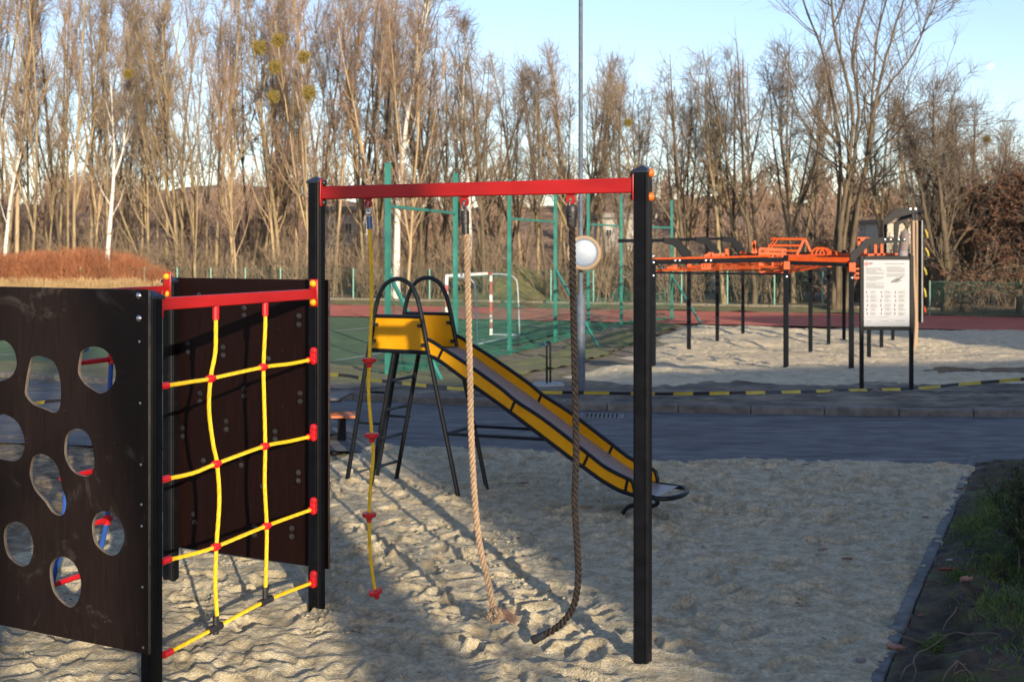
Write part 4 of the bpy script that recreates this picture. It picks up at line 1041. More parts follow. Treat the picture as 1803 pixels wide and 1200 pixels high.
build('arm', gusset('c2', [(1553.5, 460), (1553.5, 388), (1578, 366.5), (1615, 366), (1616, 374), (1585, 378), (1562, 396), (1559, 460)][::-1]), M['rig_black'], rig)
build('arm', gusset('c3', [(1573.5, 455), (1574, 393), (1598, 371), (1627, 371), (1628, 375), (1606, 380), (1583, 396), (1580, 420), (1579, 455)][::-1]), M['rig_black'], rig)
mb = MB(); mb.bar(at(1598, 369, PB['c2'].y), at(1626, 373, PB['c3'].y), .06, .08); build('arm_tie', mb, M['rig_black'], rig)
# orange ladders, rails and the peaked climber
mb = MB()
for (k0, y0), (k1, y1) in ((('a1', 472), ('a1', 452)), (('a2', 463), ('a2', 446)), (('b0', 474), ('b0', 460)), (('b1', 472), ('b1', 452)), (('b2', 470), ('b2', 450)), (('c0', 478), ('c0', 462))):
    p, q_ = on(k0, y0), on(k1, y1); mb.bar(p + Vector((.0, -.01, 0)), q_ + Vector((.0, -.01, 0)), .125, .125)
build_split('post_sleeve', mb, M['orange'], rig)
def ladder(p0, p1, q0, q1, n, r=.016, w=.035):
    mb = MB(); mb.bar(p0, p1, w, .045); mb.bar(q0, q1, w, .045)
    for i in range(n):
        t = (i + .5) / n; mb.tube([p0.lerp(p1, t), q0.lerp(q1, t)], r, 6)
    return mb
build('overhead_ladder', ladder(on('a0', 456), on('b3', 447), on('a1', 459), on('b2', 451), 9), M['orange'], rig)
build('overhead_ladder', ladder(on('a0', 478), on('a3', 458), on('b0', 478), on('b3', 458), 7), M['orange'], rig)
build('overhead_ladder', ladder(on('b0', 461), on('c0', 462), on('b1', 457), on('c1', 456), 6), M['orange'], rig)
mb = MB(); mb.bar(on('b0', 479), on('b2', 466), .05, .06); mb.bar(on('b0', 452), on('b2', 449), .05, .06); mb.bar(on('b2', 449), on('c1', 450), .05, .10); mb.bar(on('b0', 456), on('c0', 457), .05, .09)
build('side_rail', mb, M['orange'], rig)
Yk = 30.5
mb = MB(); q = lambda x, y, Y=Yk: at(x, y, Y)
for Y, dx in ((Yk, 0), (Yk + 1.1, 3)):
    mb.bar(q(1336 + dx, 458, Y), q(1366 + dx, 421, Y), .05, .06) if Y == Yk else None
mb.bar(q(1340, 460), q(1367, 421), .05, .06); mb.bar(q(1398, 459), q(1416.5, 419), .05, .06); mb.bar(q(1416.5, 419), q(1430, 449), .05, .06)
mb.bar(q(1354, 440, 31.6), q(1368, 421, 31.6), .05, .05)
for x0, x1, y in ((1357, 1418, 420.5), (1352, 1410, 432), (1346, 1404, 441), (1340, 1398, 449)): mb.tube([q(x0, y), q(x1, y + .5)], .03, 6)
build_split('peaked_ladder', mb, M['orange'], rig)
mb = MB()
for x0, y0, x1, y1 in ((1337, 438, 1384, 440), (1337, 446, 1384, 447), (1337, 454, 1384, 455), (1337, 438, 1337, 479), (1377, 439, 1377, 484), (1360, 446, 1360, 486), (1338, 479, 1378, 481), (1345, 470, 1380, 471), (1338, 463, 1345, 470), (1396, 476, 1436, 470), (1400, 466, 1440, 463), (1410, 462, 1410, 478), (1424, 461, 1424, 474), (1325, 426, 1331, 446), (1329, 424, 1325, 446)):
    mb.bar(q(x0, y0, 28.5), q(x1, y1, 28.5), .05, .07)
build('step_cage', mb, M['orange'], rig)
mb = MB()
for cx_, r in ((1440, 11), (1447, 11), (1453, 10), (1466, 7)):
    mb.tube([q(cx_ + r * math.cos(t), 449 - r * 1.15 * math.sin(t), 30) for t in [math.pi * k / 12 for k in range(13)]], .026, 6)
for x0, y0, x1, y1 in ((1240, 452, 1252, 446), (1252, 446, 1262, 453), (1270, 447, 1280, 452), (1279, 438, 1280, 452), (1304, 443, 1312, 448)):
    mb.bar(q(x0, y0, 29), q(x1, y1, 29), .06, .09)
build_split('hoop_grip', mb, M['orange'], rig)
mb = MB()
for x in (1178, 1238):
    for (x0, y0, x1, y1) in ((x - 3, 463, x + 13, 463), (x - 3, 472, x + 13, 472), (x - 2, 463, x - 2, 474), (x + 12, 463, x + 12, 474), (x + 3, 466, x + 3, 470), (x + 8, 466, x + 8, 470)): mb.bar(q(x0, y0, 25), q(x1, y1, 25), .04, .05)
build_split('grip_box', mb, M['orange'], rig)
mb = MB()
for x, y0, y1 in ((1512, 420, 452), (1523, 422, 450), (1541, 427, 450), (1552, 425, 450)): mb.bar(q(x, y0, 29), q(x, y1, 29), .07, .07)
mb.bar(q(1509, 421, 29), q(1530, 421, 29), .07, .10); mb.bar(q(1505, 449, 29), q(1582, 447, 29), .07, .05)
for y in range(457, 492, 8): mb.bar(q(1503, y, 28.4), q(1513, y, 28.4), .05, .05)
mb.bar(q(1504, 452, 28.4), q(1504, 488, 28.4), .05, .05)
build('pull_up_frame', mb, M['orange'], rig)
sb = MB()
for k, ys in (('b0', (464, 487)), ('c0', (466, 489)), ('a0', (451, 462, 485))):
    for y in ys: sb.lathe(on(k, y) + Vector((0, -.05, 0)), Vector((0, -1, 0)), [(0, .035), (.01, .03), (.02, .012)], 8)
for x in (1188, 1196, 1242, 1251, 1303, 1313): sb.lathe(at(x, 458.5, 22.75) + Vector((0, -.04, 0)), Vector((0, -1, 0)), [(0, .032), (.01, .028), (.02, .01)], 8)
for x in (1557, 1567, 1581, 1591): sb.lathe(at(x, 421.5, PB['c0'].y) + Vector((0, -.036, 0)), Vector((0, -1, 0)), [(0, .03), (.01, .025), (.02, .01)], 8)
for x in (1602, 1611): sb.lathe(at(x, 368.5, PB['c2'].y) + Vector((0, -.04, 0)), Vector((0, -1, 0)), [(0, .045), (.01, .04), (.02, .01)], 8)
build_split('bolt', sb, M['steel'], rig)
for x, y, Y, lab in ((1100, 478, 26.2, 'black gymnastic ring hanging left of the tall front post'), (1153, 476, 24.6, 'black gymnastic ring half hidden by the tall front post'), (1173, 472, 25.2, 'black gymnastic ring beside the left orange grip box'), (1199, 471, 25.6, 'black gymnastic ring right of the left orange grip box')):
    c = at(x, y, Y); t = thing('gymnastic_ring', lab, 'gymnastic ring', c, 'gymnastic rings hanging from the rig')
    mb = MB(); mb.tube([c + Vector((math.cos(a), 0.15 * math.cos(a), math.sin(a))) * .135 for a in [2 * math.pi * k / 24 for k in range(25)]], .017, 6, False); build('ring', mb, M['rubber'], t)
    mb = MB(); top = at(x, 426 if x < 1110 else 458, Y); mb.tube([c + UP * .13, top], .006, 4); build('strap', mb, M['rubber'], t)
c = at(1593, 432, 28.5); t = thing('punch_bag', 'grey brown punch bag hanging from the black arm above the information board', 'punch bag', c)
mb = MB(); mb.lathe(c + Vector((-.06, 0, -.36)), Vector((.10, 0, 1)), [(0, .08), (.02, .12), (.22, .125)], 14); build('bag_foot', mb, flat('grey_bag', (.20, .19, .21), .7), t)
mb = MB(); mb.lathe(c + Vector((-.04, 0, -.14)), Vector((.10, 0, 1)), [(0, .122), (.45, .12), (.52, .06), (.58, .01)], 14); build('bag_body', mb, flat('brown_bag', (.15, .12, .115), .7), t)
for i, (x0, x1, yb, lab) in enumerate(((1608, 1610, 615, 'tan climbing rope of the exercise rig, just right of the information board'), (1613.5, 1613, 606, 'tan climbing rope of the exercise rig, nearest the black hanging tube'))):
    Y = 29.5 + i; P = spline([at(x0, 384, Y), at(x0 + 1, 470, Y), at(x1 + (1.5 if i else 2.5), 560, Y), at(x1, yb, Y)], .2)
    t = thing('rig_rope', lab, 'climbing rope', P[-1], 'climbing ropes of the exercise rig'); mb = MB(); mb.tube(P, .04, 6); build('rope', mb, M['tan_rope'], t)
    mb = MB(); mb.tube([at(x0, 376, Y), at(x0, 388, Y)], .045, 6); build('rope_ferrule', mb, M['rubber'], t)
c = at(1621.5, 567, 30.2); t = thing('hanging_tube', 'long black vertical tube hanging at the right end of the exercise rig', 'climbing pole', c)
mb = MB(); mb.tube([at(1621.5, 388, 30.2), c], .075, 10); build('tube', mb, M['rig_black'], t)
mb = MB(); mb.tube([at(1623.5, 388, 30.1), at(1623.5, 567, 30.1)], .022, 6); build('pole_strip', mb, flat('grey_strip', (.25, .25, .25), .4), t)
for i, (x, y, dx, dy, m) in enumerate(((1629, 404, 4, 14, 'tape_yellow'), (1629, 436, 6, 14, 'tape_yellow'), (1627, 471, 4, 12, 'tape_yellow'), (1627, 507, 3, 15, 'tape_yellow'), (1627, 540, 2, 9, 'orange'))):
    c = at(x, y, 30.8); mb = MB(); mb.tube([c, at(x + dx * .7, y + dy * .5, 30.75), at(x + dx, y + dy, 30.8)], [.02, .035, .03], 5)
    o = build('hand_hold', mb, M[m], loc=c)
    setp(o, ('%s yellow strap end hanging beside the black vertical tube' % ('topmost', 'second highest', 'third highest', 'lowest')[i]) if i < 4 else 'orange strap end hanging lowest beside the black vertical tube', 'strap', 'strap ends beside the vertical tube')

# ---------------------------------------------------------------- ball-stop fence, goal, chain fences
bf = thing('ball_stop_fence', 'tall teal ball stop fence with slack green netting between pitch and sand', 'fence', ground(897, 622))
FP = [(683, 287, 670, 20.9), (802, 305, 0, 25.3), (897, 316, 622, 30.0), (978, 325, 600, 34.2), (1036, 333, 0, 37.4), (1094, 343, 572, 41.0), (1140, 347, 0, 42.6), (1183, 352, 562, 44.4)]
ft = []
for x, yt, yb, Y in FP:
    t = at(x, yt, Y); b = Vector((t.x, Y, gz(0, Y) - .05)); ft.append((b, t))
    mb = MB(); mb.box((t.x, Y, (t.z + b.z - .2) / 2), .088, .088, t.z - b.z + .2, d=(.37, .93)); build('post', mb, M['teal'], bf)
for i in (0, 2, 4, 6):
    mb = MB(); a, b = ft[i][0], ft[i + 1][0]; mb.bar(Vector((a.x, a.y, 2.98)), Vector((b.x, b.y, 2.98)), .05, .06); build('crossbar', mb, M['teal'], bf)
for x, y, xe, ye in ((684, 480, 781, 668), (979, 475, 1057, 611), (1184, 487, 1238, 571), (898, 480, 700, 0)):
    if ye == 0: continue
    Y = [p[3] for p in FP if abs(p[0] - x) < 3][0]; mb = MB(); e = ground(xe, ye); mb.bar(at(x, y, Y), e - UP * .1, .06, .06); build('brace', mb, M['teal'], bf)
nb = MB(); rnd = random.Random(9)
for i in range(len(ft) - 1):
    a, b = ft[i][0], ft[i + 1][0]; L = (b - a).length; top = 2.9
    nx = int(L / .11)
    sag = lambda t, h: (0.25 * math.sin(math.pi * t) * (1 - h) + .10 * math.sin(9 * t + 5 * h)) 
    P3_ = lambda t, h: Vector((a.x + (b.x - a.x) * t + .12 * math.sin(7 * t + 4 * h) * (1 - h), a.y + (b.y - a.y) * t, (a.z + (b.z - a.z) * t) + .06 + (1.55 - .5 * math.sin(math.pi * t)) * h))
    for k in range(nx + 1):
        nb.tube([P3_(k / nx, h / 4) for h in range(5)], .004, 3, False)
    for h in range(13):
        nb.tube([P3_(k / 8, h / 12) for k in range(9)], .0042, 3, False)
    nb.tube([P3_(k / 8, 1) for k in range(9)], .008, 4, False)
    for j in range(9):     # slack netting bunched along the ground
        o = rnd.uniform(-.25, .45); nb.tube([Vector((a.x + (b.x - a.x) * t + .93 * o + .1 * math.sin(5 * t + j), a.y + (b.y - a.y) * t - .37 * o, gz(0, a.y + (b.y - a.y) * t) + .03 + .07 * abs(math.sin(3 * t * L / 2 + j * 1.3)))) for t in [q_ / 14 for q_ in range(15)]], .007, 3, False)
build('netting', nb, M['net_green'], bf)

A, B = Vector((-1.95, 32.9, -.7)), Vector((-.69, 36.2, -.7)); gd = (B - A).normalized(); gn = Vector((gd.y, -gd.x, 0))
gl = thing('handball_goal', 'white and red handball goal with grey net hoops on the green pitch', 'goal', (A + B) / 2)
def banded(p, q_, w, red):
    mb = MB(); n = 9
    for i in range(n): mb.bar(p.lerp(q_, i / n), p.lerp(q_, (i + 1) / n), w, w, 1 if i in red else 0)
    return mb
for P_ in (A, B): build('goal_post', banded(P_, P_ + UP * 2.0, .085, (1, 3, 4, 6, 7) if P_ is B else (2, 5, 7)), [M['white_paint'], M['goal_red']], gl)
build('crossbar', banded(A + UP * 2.04, B + UP * 2.04, .085, (8,)), [M['white_paint'], M['goal_red']], gl)
for P_ in (A, B):
    mb = MB(); mb.tube(spline([P_ + UP * 2.02, P_ + gn * .55 + UP * 2.0, P_ + gn * .82 + UP * 1.9, P_ + gn * .93 + UP * 1.6, P_ + gn * 1.0 + UP * .05], .08), .024, 7); build('net_hoop', mb, M['goal_grey'], gl)
mb = MB(); mb.bar(A + gn * 1.0 + UP * .04, B + gn * 1.0 + UP * .04, .05, .05)
for P_ in (A, B): mb.bar(P_ + UP * .04, P_ + gn + UP * .04, .05, .05)
build('ground_frame', mb, M['goal_grey'], gl)
mb = MB()
for i in range(24):
    p = A.lerp(B, i / 23); mb.tube(spline([p + UP * 2.0, p + gn * .55 + UP * 1.98, p + gn * .85 + UP * 1.6, p + gn * .95 + UP * .1], .2), .0035, 3, False)
for z, o in ((1.98, .3), (1.98, .55), (1.75, .78), (1.5, .87), (1.2, .89), (.9, .92), (.6, .93), (.3, .94)): mb.tube([A + gn * o + UP * z, B + gn * o + UP * z], .0035, 3, False)
build('goal_net', mb, M['net_fence'], gl)

def chain_fence(name, label, pts, H, sp_, wire, cell, m_post):
    f = thing(name, label, 'fence', pts[0]); P = spline(pts, sp_)
    pm = MB(); nbm = MB()
    for p in P:
        mb = MB(); mb.tube([p - UP * .2, p + UP * H], .035, 8); build('fence_post', mb, m_post, f)
    for a, b in zip(P, P[1:]):
        L = (b - a).length; n = int(L / cell)
        for k in range(n): nbm.tube([a.lerp(b, k / n) + UP * .05, a.lerp(b, k / n) + UP * (H - .05)], wire, 3, False)
        for h in np.arange(.05, H, cell): nbm.tube([a + UP * float(h), b + UP * float(h)], wire, 3, False)
        nbm.tube([a + UP * (H - .04), b + UP * (H - .04)], wire * 1.6, 4, False)
    build('chain_mesh', nbm, m_post if m_post is M['teal'] else M['net_fence'], f)
g1 = T0 + TN * 9.4
m_fp = flat('green_grey_fence_post', (.17, .24, .21), .5)
chain_fence('chain_link_fence', 'green chain link fence with pale posts beyond the right end of the track', [Vector((at(x, 0, Y).x, Y, -.68)) for x, Y in ((1637, 46.2), (1750, 44.6), (1868, 43.2))], 1.48, 2.65, .0045, .085, m_fp)
chain_fence('perimeter_fence', 'low green wire fence with thin posts along the edge of the wood', [Vector((T0[0] + TD[0] * a + TN[0] * 13.0, T0[1] + TD[1] * a + TN[1] * 13.0, -.62)) for a in (-34, -20, -6, 8, 20)], 1.65, 2.25, .003, .16, flat('pale_green_post', (.16, .36, .30), .5))

# ---------------------------------------------------------------- buildings glimpsed through the wood, and the moon
def house(name, label, x0, x1, ytop, ybase, Y, depth, wall, roof, wins, roofh=0.0, win_m=None, overhang=.3):
    a, b = at(x0, ytop, Y), at(x1, ybase, Y); z0, z1 = -.9, a.z
    h = thing(name, label, 'building', ((a.x + b.x) / 2, Y + depth / 2, z0))
    mb = MB(); mb.box(((a.x + b.x) / 2, Y + depth / 2, (z0 + z1) / 2), b.x - a.x, depth, z1 - z0); build('wall', mb, wall, h)
    mb = MB(); cx_, cy_ = (a.x + b.x) / 2, Y + depth / 2; w, d = (b.x - a.x) / 2 + overhang, depth / 2 + overhang
    if roofh > .5:
        mb.add([(cx_ - w, cy_ - d, z1), (cx_ + w, cy_ - d, z1), (cx_ + w, cy_ + d, z1), (cx_ - w, cy_ + d, z1), (cx_ - w, cy_, z1 + roofh), (cx_ + w, cy_, z1 + roofh)], [(0, 1, 5, 4), (2, 3, 4, 5), (0, 4, 3), (1, 2, 5), (3, 2, 1, 0)], 0, False)
    else: mb.box((cx_, cy_, z1 + .2), 2 * w, 2 * d, .4)
    build('roof', mb, roof, h)
    for (x, y, ww, hh) in wins:
        c = at(x, y, Y); s = 1 / F * Y; mb = MB(); mb.box((c.x, Y - .02, c.z), ww * s, .12, hh * s); fr = build('window', mb, win_m or M['white_paint'], h)
        mb = MB()
        for sx in (-1, 1): mb.box((c.x + sx * ww * s * .23, Y - .09, c.z), ww * s * .36, .04, hh * s * .82)
        build('pane', mb, M['pane'], fr)
M['pane'] = flat('dark_window_pane', (.03, .035, .045), .15)
white_w = flat('white_render', (.34, .325, .30), .8); brick = mat('red_brick', [(.3, (.20, .085, .06)), (.7, (.30, .14, .10))], 3, .9); grey_roof = flat('grey_roof', (.22, .20, .18), .8)
house('apartment_building', 'brick apartment building with white framed windows behind the trunks, left of the teal fence', 548, 668, 372, 520, 92, 9, mat('pale_brick', [(.3, (.34, .26, .21)), (.7, (.48, .40, .34))], 3, .9), grey_roof,
      [(566, 440, 13, 24), (586, 440, 13, 24), (612, 440, 13, 24), (634, 440, 13, 24), (572, 480, 13, 24), (592, 482, 13, 24), (613, 482, 13, 24), (640, 482, 13, 24), (654, 440, 11, 24), (566, 402, 13, 22), (590, 402, 13, 22), (614, 402, 13, 22), (640, 402, 13, 22)], 0)
house('garage', 'low grey building with a pale roof edge seen behind the hemp rope', 822, 890, 457, 520, 86, 8, flat('grey_render', (.17, .17, .185), .8), flat('pale_roof_edge', (.42, .40, .37), .7), [(850, 480, 14, 14), (874, 480, 12, 14)], 0, None, .5)
house('white_house', 'white building behind the trees between grey pole and tall front post', 1058, 1150, 384, 520, 95, 8, white_w, flat('cream_roof', (.26, .245, .225), .8), [(1072, 410, 10, 14), (1096, 410, 10, 14), (1122, 410, 10, 14), (1072, 450, 10, 14), (1096, 450, 10, 14), (1122, 450, 10, 14)], 0)
house('brick_house', 'dark red brick house with a dark roof behind the right part of the rig', 1390, 1502, 497, 550, 72, 8, mat('dark_red_brick', [(.3, (.10, .045, .036)), (.7, (.17, .08, .06))], 3, .9), flat('dark_roof', (.055, .06, .075), .8), [(1412, 515, 10, 10), (1474, 518, 10, 10)], 1.4)
house('far_house', 'pale house half hidden by branches right of the big tree', 1556, 1604, 392, 520, 110, 8, flat('pale_yellow_render', (.36, .33, .27), .8), mat('brown_roof', [(.3, (.14, .10, .08)), (.7, (.2, .15, .12))], 3, .9), [(1568, 420, 9, 12), (1588, 420, 9, 12)], 0)
mo = MB(); c = at(1743.5, 117, 1500); 
for k in range(1):
    n, m_ = 24, 16; vs = [c + Vector((0, 0, 5.8))]
    for i in range(1, m_):
        for j in range(n):
            th, ph = math.pi * i / m_, 2 * math.pi * j / n; vs.append(c + Vector((math.sin(th) * math.cos(ph), math.sin(th) * math.sin(ph), math.cos(th))) * 5.8)
    vs.append(c - Vector((0, 0, 5.8))); fs = [(0, 1 + j, 1 + (j + 1) % n) for j in range(n)]
    for i in range(m_ - 2):
        for j in range(n): a = 1 + i * n; fs.append((a + j, a + n + j, a + n + (j + 1) % n, a + (j + 1) % n))
    fs += [(1 + (m_ - 2) * n + (j + 1) % n, 1 + (m_ - 2) * n + j, len(vs) - 1) for j in range(n)]
    mo.add(vs, fs)
mm = mat('moon_glow', [(.35, (.46, .54, .58)), (.65, (.54, .58, .60))], .16, 1.0)
o = build('moon', mo, mm, loc=c); setp(o, 'pale daytime moon in the blue sky at the upper right', 'moon')
bsdf = mm.node_tree.nodes['Principled BSDF']; lk = bsdf.inputs['Base Color'].links[0]; mm.node_tree.links.new(lk.from_socket, bsdf.inputs['Emission Color']); mm.node_tree.links.remove(bsdf.inputs['Base Color'].links[0]); bsdf.inputs['Base Color'].default_value = (.01, .01, .01, 1); bsdf.inputs['Specular IOR Level'].default_value = 0; bsdf.inputs['Emission Strength'].default_value = 1.0  # moon glows by emission in place of sunlight
# ---------------------------------------------------------------- trees
def norm(a): return a / np.maximum(1e-9, np.linalg.norm(a, axis=-1, keepdims=True))
class Grow:
    def __init__(self, seed): self.rs = np.random.RandomState(seed)
    def branches(self, p0, d, L, r0, r1, K, gnarl, up):
        n = len(p0); P = np.zeros((n, K, 3)); Rr = np.zeros((n, K)); p, d = p0.copy(), norm(d)
        P[:, 0] = p; Rr[:, 0] = r0
        for k in range(1, K):
            d = norm(d + self.rs.normal(0, gnarl, (n, 3)) + np.array([0, 0, up]))
            p = p + d * (L / (K - 1))[:, None]; P[:, k] = p; Rr[:, k] = r0 + (r1 - r0) * (k / (K - 1))
        return P, Rr
    def sprout(self, P, Rr, n, t0, t1, a0, a1):
        """n shoots from random places of the given branches -> start, direction, radius, place along the branch, parent"""
        N, K = Rr.shape; par = self.rs.randint(0, N, n); t = t0 + (t1 - t0) * self.rs.rand(n)
        s = t * (K - 1); i = np.minimum(s.astype(int), K - 2); f = (s - i)[:, None]
        A, B = P[par, i], P[par, i + 1]; p = A * (1 - f) + B * f; tan = norm(B - A)
        r = Rr[par, i] * (1 - f[:, 0]) + Rr[par, i + 1] * f[:, 0]
        q = self.rs.normal(size=(n, 3)); q = norm(q - tan * (q * tan).sum(1, keepdims=True))
        a = np.radians(a0 + (a1 - a0) * self.rs.rand(n))[:, None]
        return p, tan * np.cos(a) + q * np.sin(a), r, t, par
def tubes(P, Rr, S):
    N, K, _ = P.shape
    tan = norm(np.gradient(P, axis=1)); ref = np.where(np.abs(tan[:, :1, 2:3]) > 0.9, np.array([1.0, 0, 0]), np.array([0, 0, 1.0]))
    u = norm(np.cross(tan, np.broadcast_to(ref, tan.shape))); w = np.cross(tan, u)
    a = 2 * np.pi * np.arange(S) / S
    V = P[:, :, None] + (u[:, :, None] * np.cos(a)[None, None, :, None] + w[:, :, None] * np.sin(a)[None, None, :, None]) * Rr[:, :, None, None]
    b = np.arange(N * K * S).reshape(N, K, S); nx = np.roll(b, -1, axis=2)
    Q = np.stack([b[:, :-1], nx[:, :-1], nx[:, 1:], b[:, 1:]], -1).reshape(-1, 4)
    return V.reshape(-1, 3), Q
def join(lst):
    V, Q, o = [], [], 0
    for v, q in lst: V.append(v); Q.append(q + o); o += len(v)
    return np.concatenate(V), np.concatenate(Q)

def grow_tree(seed, H, r, leaders=1, fork=(.25, .5), lean=0.03, n1=34, n2=240, n3=1500, ang=(28, 55), reach=.30, clear=.28, tw=.011, spread=(8, 20), gnarl=.05, up=.10, droop=0.0, tgn=.035):
    """tapered trunk with leaders and limbs; a crown of branchlets and twigs -> (trunk arrays, crown arrays)"""
    g = Grow(seed); rs = g.rs
    P, Rr = g.branches(np.zeros((1, 3)) + [0, 0, -.15], np.array([[rs.normal(0, lean), rs.normal(0, lean), 1]]), np.array([H]), np.array([r]), np.array([.018]), 14, tgn, .02)
    Rr[:, 0] *= 1.35; trunk = [tubes(P, Rr, 7)]; mains = [(P, Rr)]
    for k in range(leaders - 1):
        p, d, rr, t, _ = g.sprout(P, Rr, 1, fork[0], fork[1], spread[0], spread[1])
        L = H * (1 - t) * rs.uniform(.8, 1.02)
        P2_, R2_ = g.branches(p, d, L, rr * .8, np.array([.016]), 14, .045, .05); trunk.append(tubes(P2_, R2_, 6)); mains.append((P2_, R2_))
    MP = np.concatenate([m[0] for m in mains]); MR = np.concatenate([m[1] for m in mains])
    p, d, rr, t, par = g.sprout(MP, MR, n1, 0, 1, ang[0], ang[1])
    h = (p[:, 2] / H); ok = h > clear; p, d, rr, h = p[ok], d[ok], rr[ok], h[ok]
    L = H * reach * (1.05 - h) * rs.uniform(.6, 1.25, len(p)) + H * .035
    B1, R1 = g.branches(p, d, L, np.minimum(rr * .55, L * .016 + .008), np.full(len(p), .010), 8, gnarl * 1.6, up)
    trunk.append(tubes(B1, R1, 5))
    A1, AR1 = np.concatenate([B1]), R1
    p, d, rr, t, par = g.sprout(A1, AR1, n2, .15, .98, 25, 60)
    L2 = L[par] * (1.05 - t) * rs.uniform(.35, .75, n2) + .25
    B2, R2 = g.branches(p, d, L2, np.minimum(rr * .7, .016), np.full(n2, .007), 6, gnarl * 2.4, up * .7 - droop)
    pm, dm, rm, tm, _ = g.sprout(MP, MR, n2 // 4, .55, 1.0, 20, 50); Lm = rs.uniform(.5, 1.4, len(pm))
    B2m, R2m = g.branches(pm, dm, Lm, np.minimum(rm * .6, .015), np.full(len(pm), .007), 6, gnarl * 2, up)
    B2, R2 = np.concatenate([B2, B2m]), np.concatenate([R2, R2m])
    p, d, rr, t, par = g.sprout(B2, R2, n3, .1, 1.0, 20, 60)
    L3 = rs.uniform(.35, 1.05, n3)
    B3, R3 = g.branches(p, d, L3, np.full(n3, tw), np.full(n3, tw * .45), 4, gnarl * 3, up * .6 - droop)
    crown = [tubes(B2, R2, 4), tubes(B3, R3, 3)]
    return join(trunk), join(crown), (B2, R2, B3, R3)

def leaf_cards(P, n, size, rs, drop=.02):
    """n small folded leaves scattered along twigs"""
    N, K, _ = P.shape; a = rs.randint(0, N, n); t = rs.rand(n) * (K - 1.001); i = t.astype(int); f = (t - i)[:, None]
    c = P[a, i] * (1 - f) + P[a, i + 1] * f + rs.normal(0, drop, (n, 3))
    u = norm(rs.normal(size=(n, 3))); w = norm(np.cross(u, rs.normal(size=(n, 3)))); s = size * rs.uniform(.6, 1.3, n)[:, None]
    V = np.stack([c - u * s, c + w * s * .5, c + u * s, c - w * s * .5], 1); return V.reshape(-1, 3), np.arange(n * 4).reshape(-1, 4)

def make_variant(name, args, m_trunk, m_crown):
    T, C, raw = grow_tree(**args)
    a = arrays_mesh(name + '_trunk', *T); b = arrays_mesh(name + '_crown', *C)
    a.materials.append(m_trunk); b.materials.append(m_crown)
    return a, b, raw
def plant(name, meshes, loc, label, group=None, rot=0.0, scale=(1, 1, 1), tilt=(0, 0), cat='tree'):
    t = thing(name, label, cat, loc, group); t.rotation_euler = (tilt[0], tilt[1], rot); t.scale = scale
    for nm, me in zip(('trunk', 'crown'), meshes[:2]):
        o = bpy.data.objects.new(nm, me); COL.objects.link(o); o.parent = t
    return t

V = {}
wood = []
for i in range(12):
    kind = i % 4
    a = dict(seed=100 + i, H=15.0, r=.10 + .012 * (i % 3), leaders=1 + (i % 3), fork=(.12, .5), n1=30, n2=150, n3=800, ang=(22, 48), reach=.22, clear=.22, tw=.0085, spread=(7, 17), gnarl=.05, up=.11, lean=.05)
    wood.append(make_variant('woodland_tree', a, M[('bark', 'bark_tan', 'bark_dark', 'bark')[kind]], M[('twig', 'twig_red', 'twig_grey', 'twig')[kind]]))
dense = []
for i in range(5):
    a = dict(seed=300 + i, H=15.0, r=.088, leaders=3, fork=(.08, .35), n1=42, n2=230, n3=1300, ang=(20, 50), reach=.23, clear=.15, tw=.008, spread=(8, 22), gnarl=.05, up=.14, lean=.04)
    dense.append(make_variant('upright_tree', a, M['bark_tan' if i % 2 else 'bark'], M['twig_red' if i % 2 else 'twig']))
airy = []
for i in range(5):
    a = dict(seed=400 + i, H=13.0, r=.13, leaders=3, fork=(.22, .5), n1=26, n2=130, n3=560, ang=(28, 58), reach=.27, clear=.3, tw=.0085, spread=(10, 24), gnarl=.07, up=.09, lean=.05)
    airy.append(make_variant('airy_tree', a, M['bark' if i % 2 else 'bark_dark'], M['twig_grey' if i % 2 else 'twig']))

def top_row(px):
    return float(np.interp(px, [-200, 0, 150, 190, 240, 300, 380, 415, 450, 540, 620, 700, 745, 800, 870, 930, 1000, 1060, 1110, 1160, 1210, 1260, 1330, 1380, 1420, 1640, 1700, 1760, 1803, 2000],
                           [-200, -200, -170, -60, -40, -170, -150, 30, -90, -90, -110, -90, 0, 40, 55, 40, 50, 40, 65, 85, 95, 60, 50, 40, 50, 120, 190, 170, 190, 180]))
rnd = random.Random(21)
def forest_base(px, back):
    """foot of a tree standing `back` metres into the wood on the photograph's bearing px"""
    k = (px - CX) / F
    # distance to the wood's edge along the bearing
    Y = (T0 @ TN + 14.2 + back) / (k * TN[0] + TN[1])
    return Vector((k * Y, Y, -.66 + back * .004))
zones = [(-260, 430, 44, 'bare trees of the dense left part of the wood', 'bare brown tree standing among many in the dense left part of the wood'),
         (430, 760, 26, 'bare trees of the wood behind the slide', 'bare brown tree of the wood behind the slide and left teal posts'),
         (760, 1160, 25, 'bare trees of the middle of the wood', 'slender bare tree of the middle of the wood behind the red beam'),
         (1160, 1460, 12, 'bare trees behind the exercise rig', 'slender bare tree of the loose row behind the orange rig'),
         (1500, 2060, 20, 'bare trees of the right end of the wood', 'bare tree at the right end of the wood, beyond the chain link fence')]
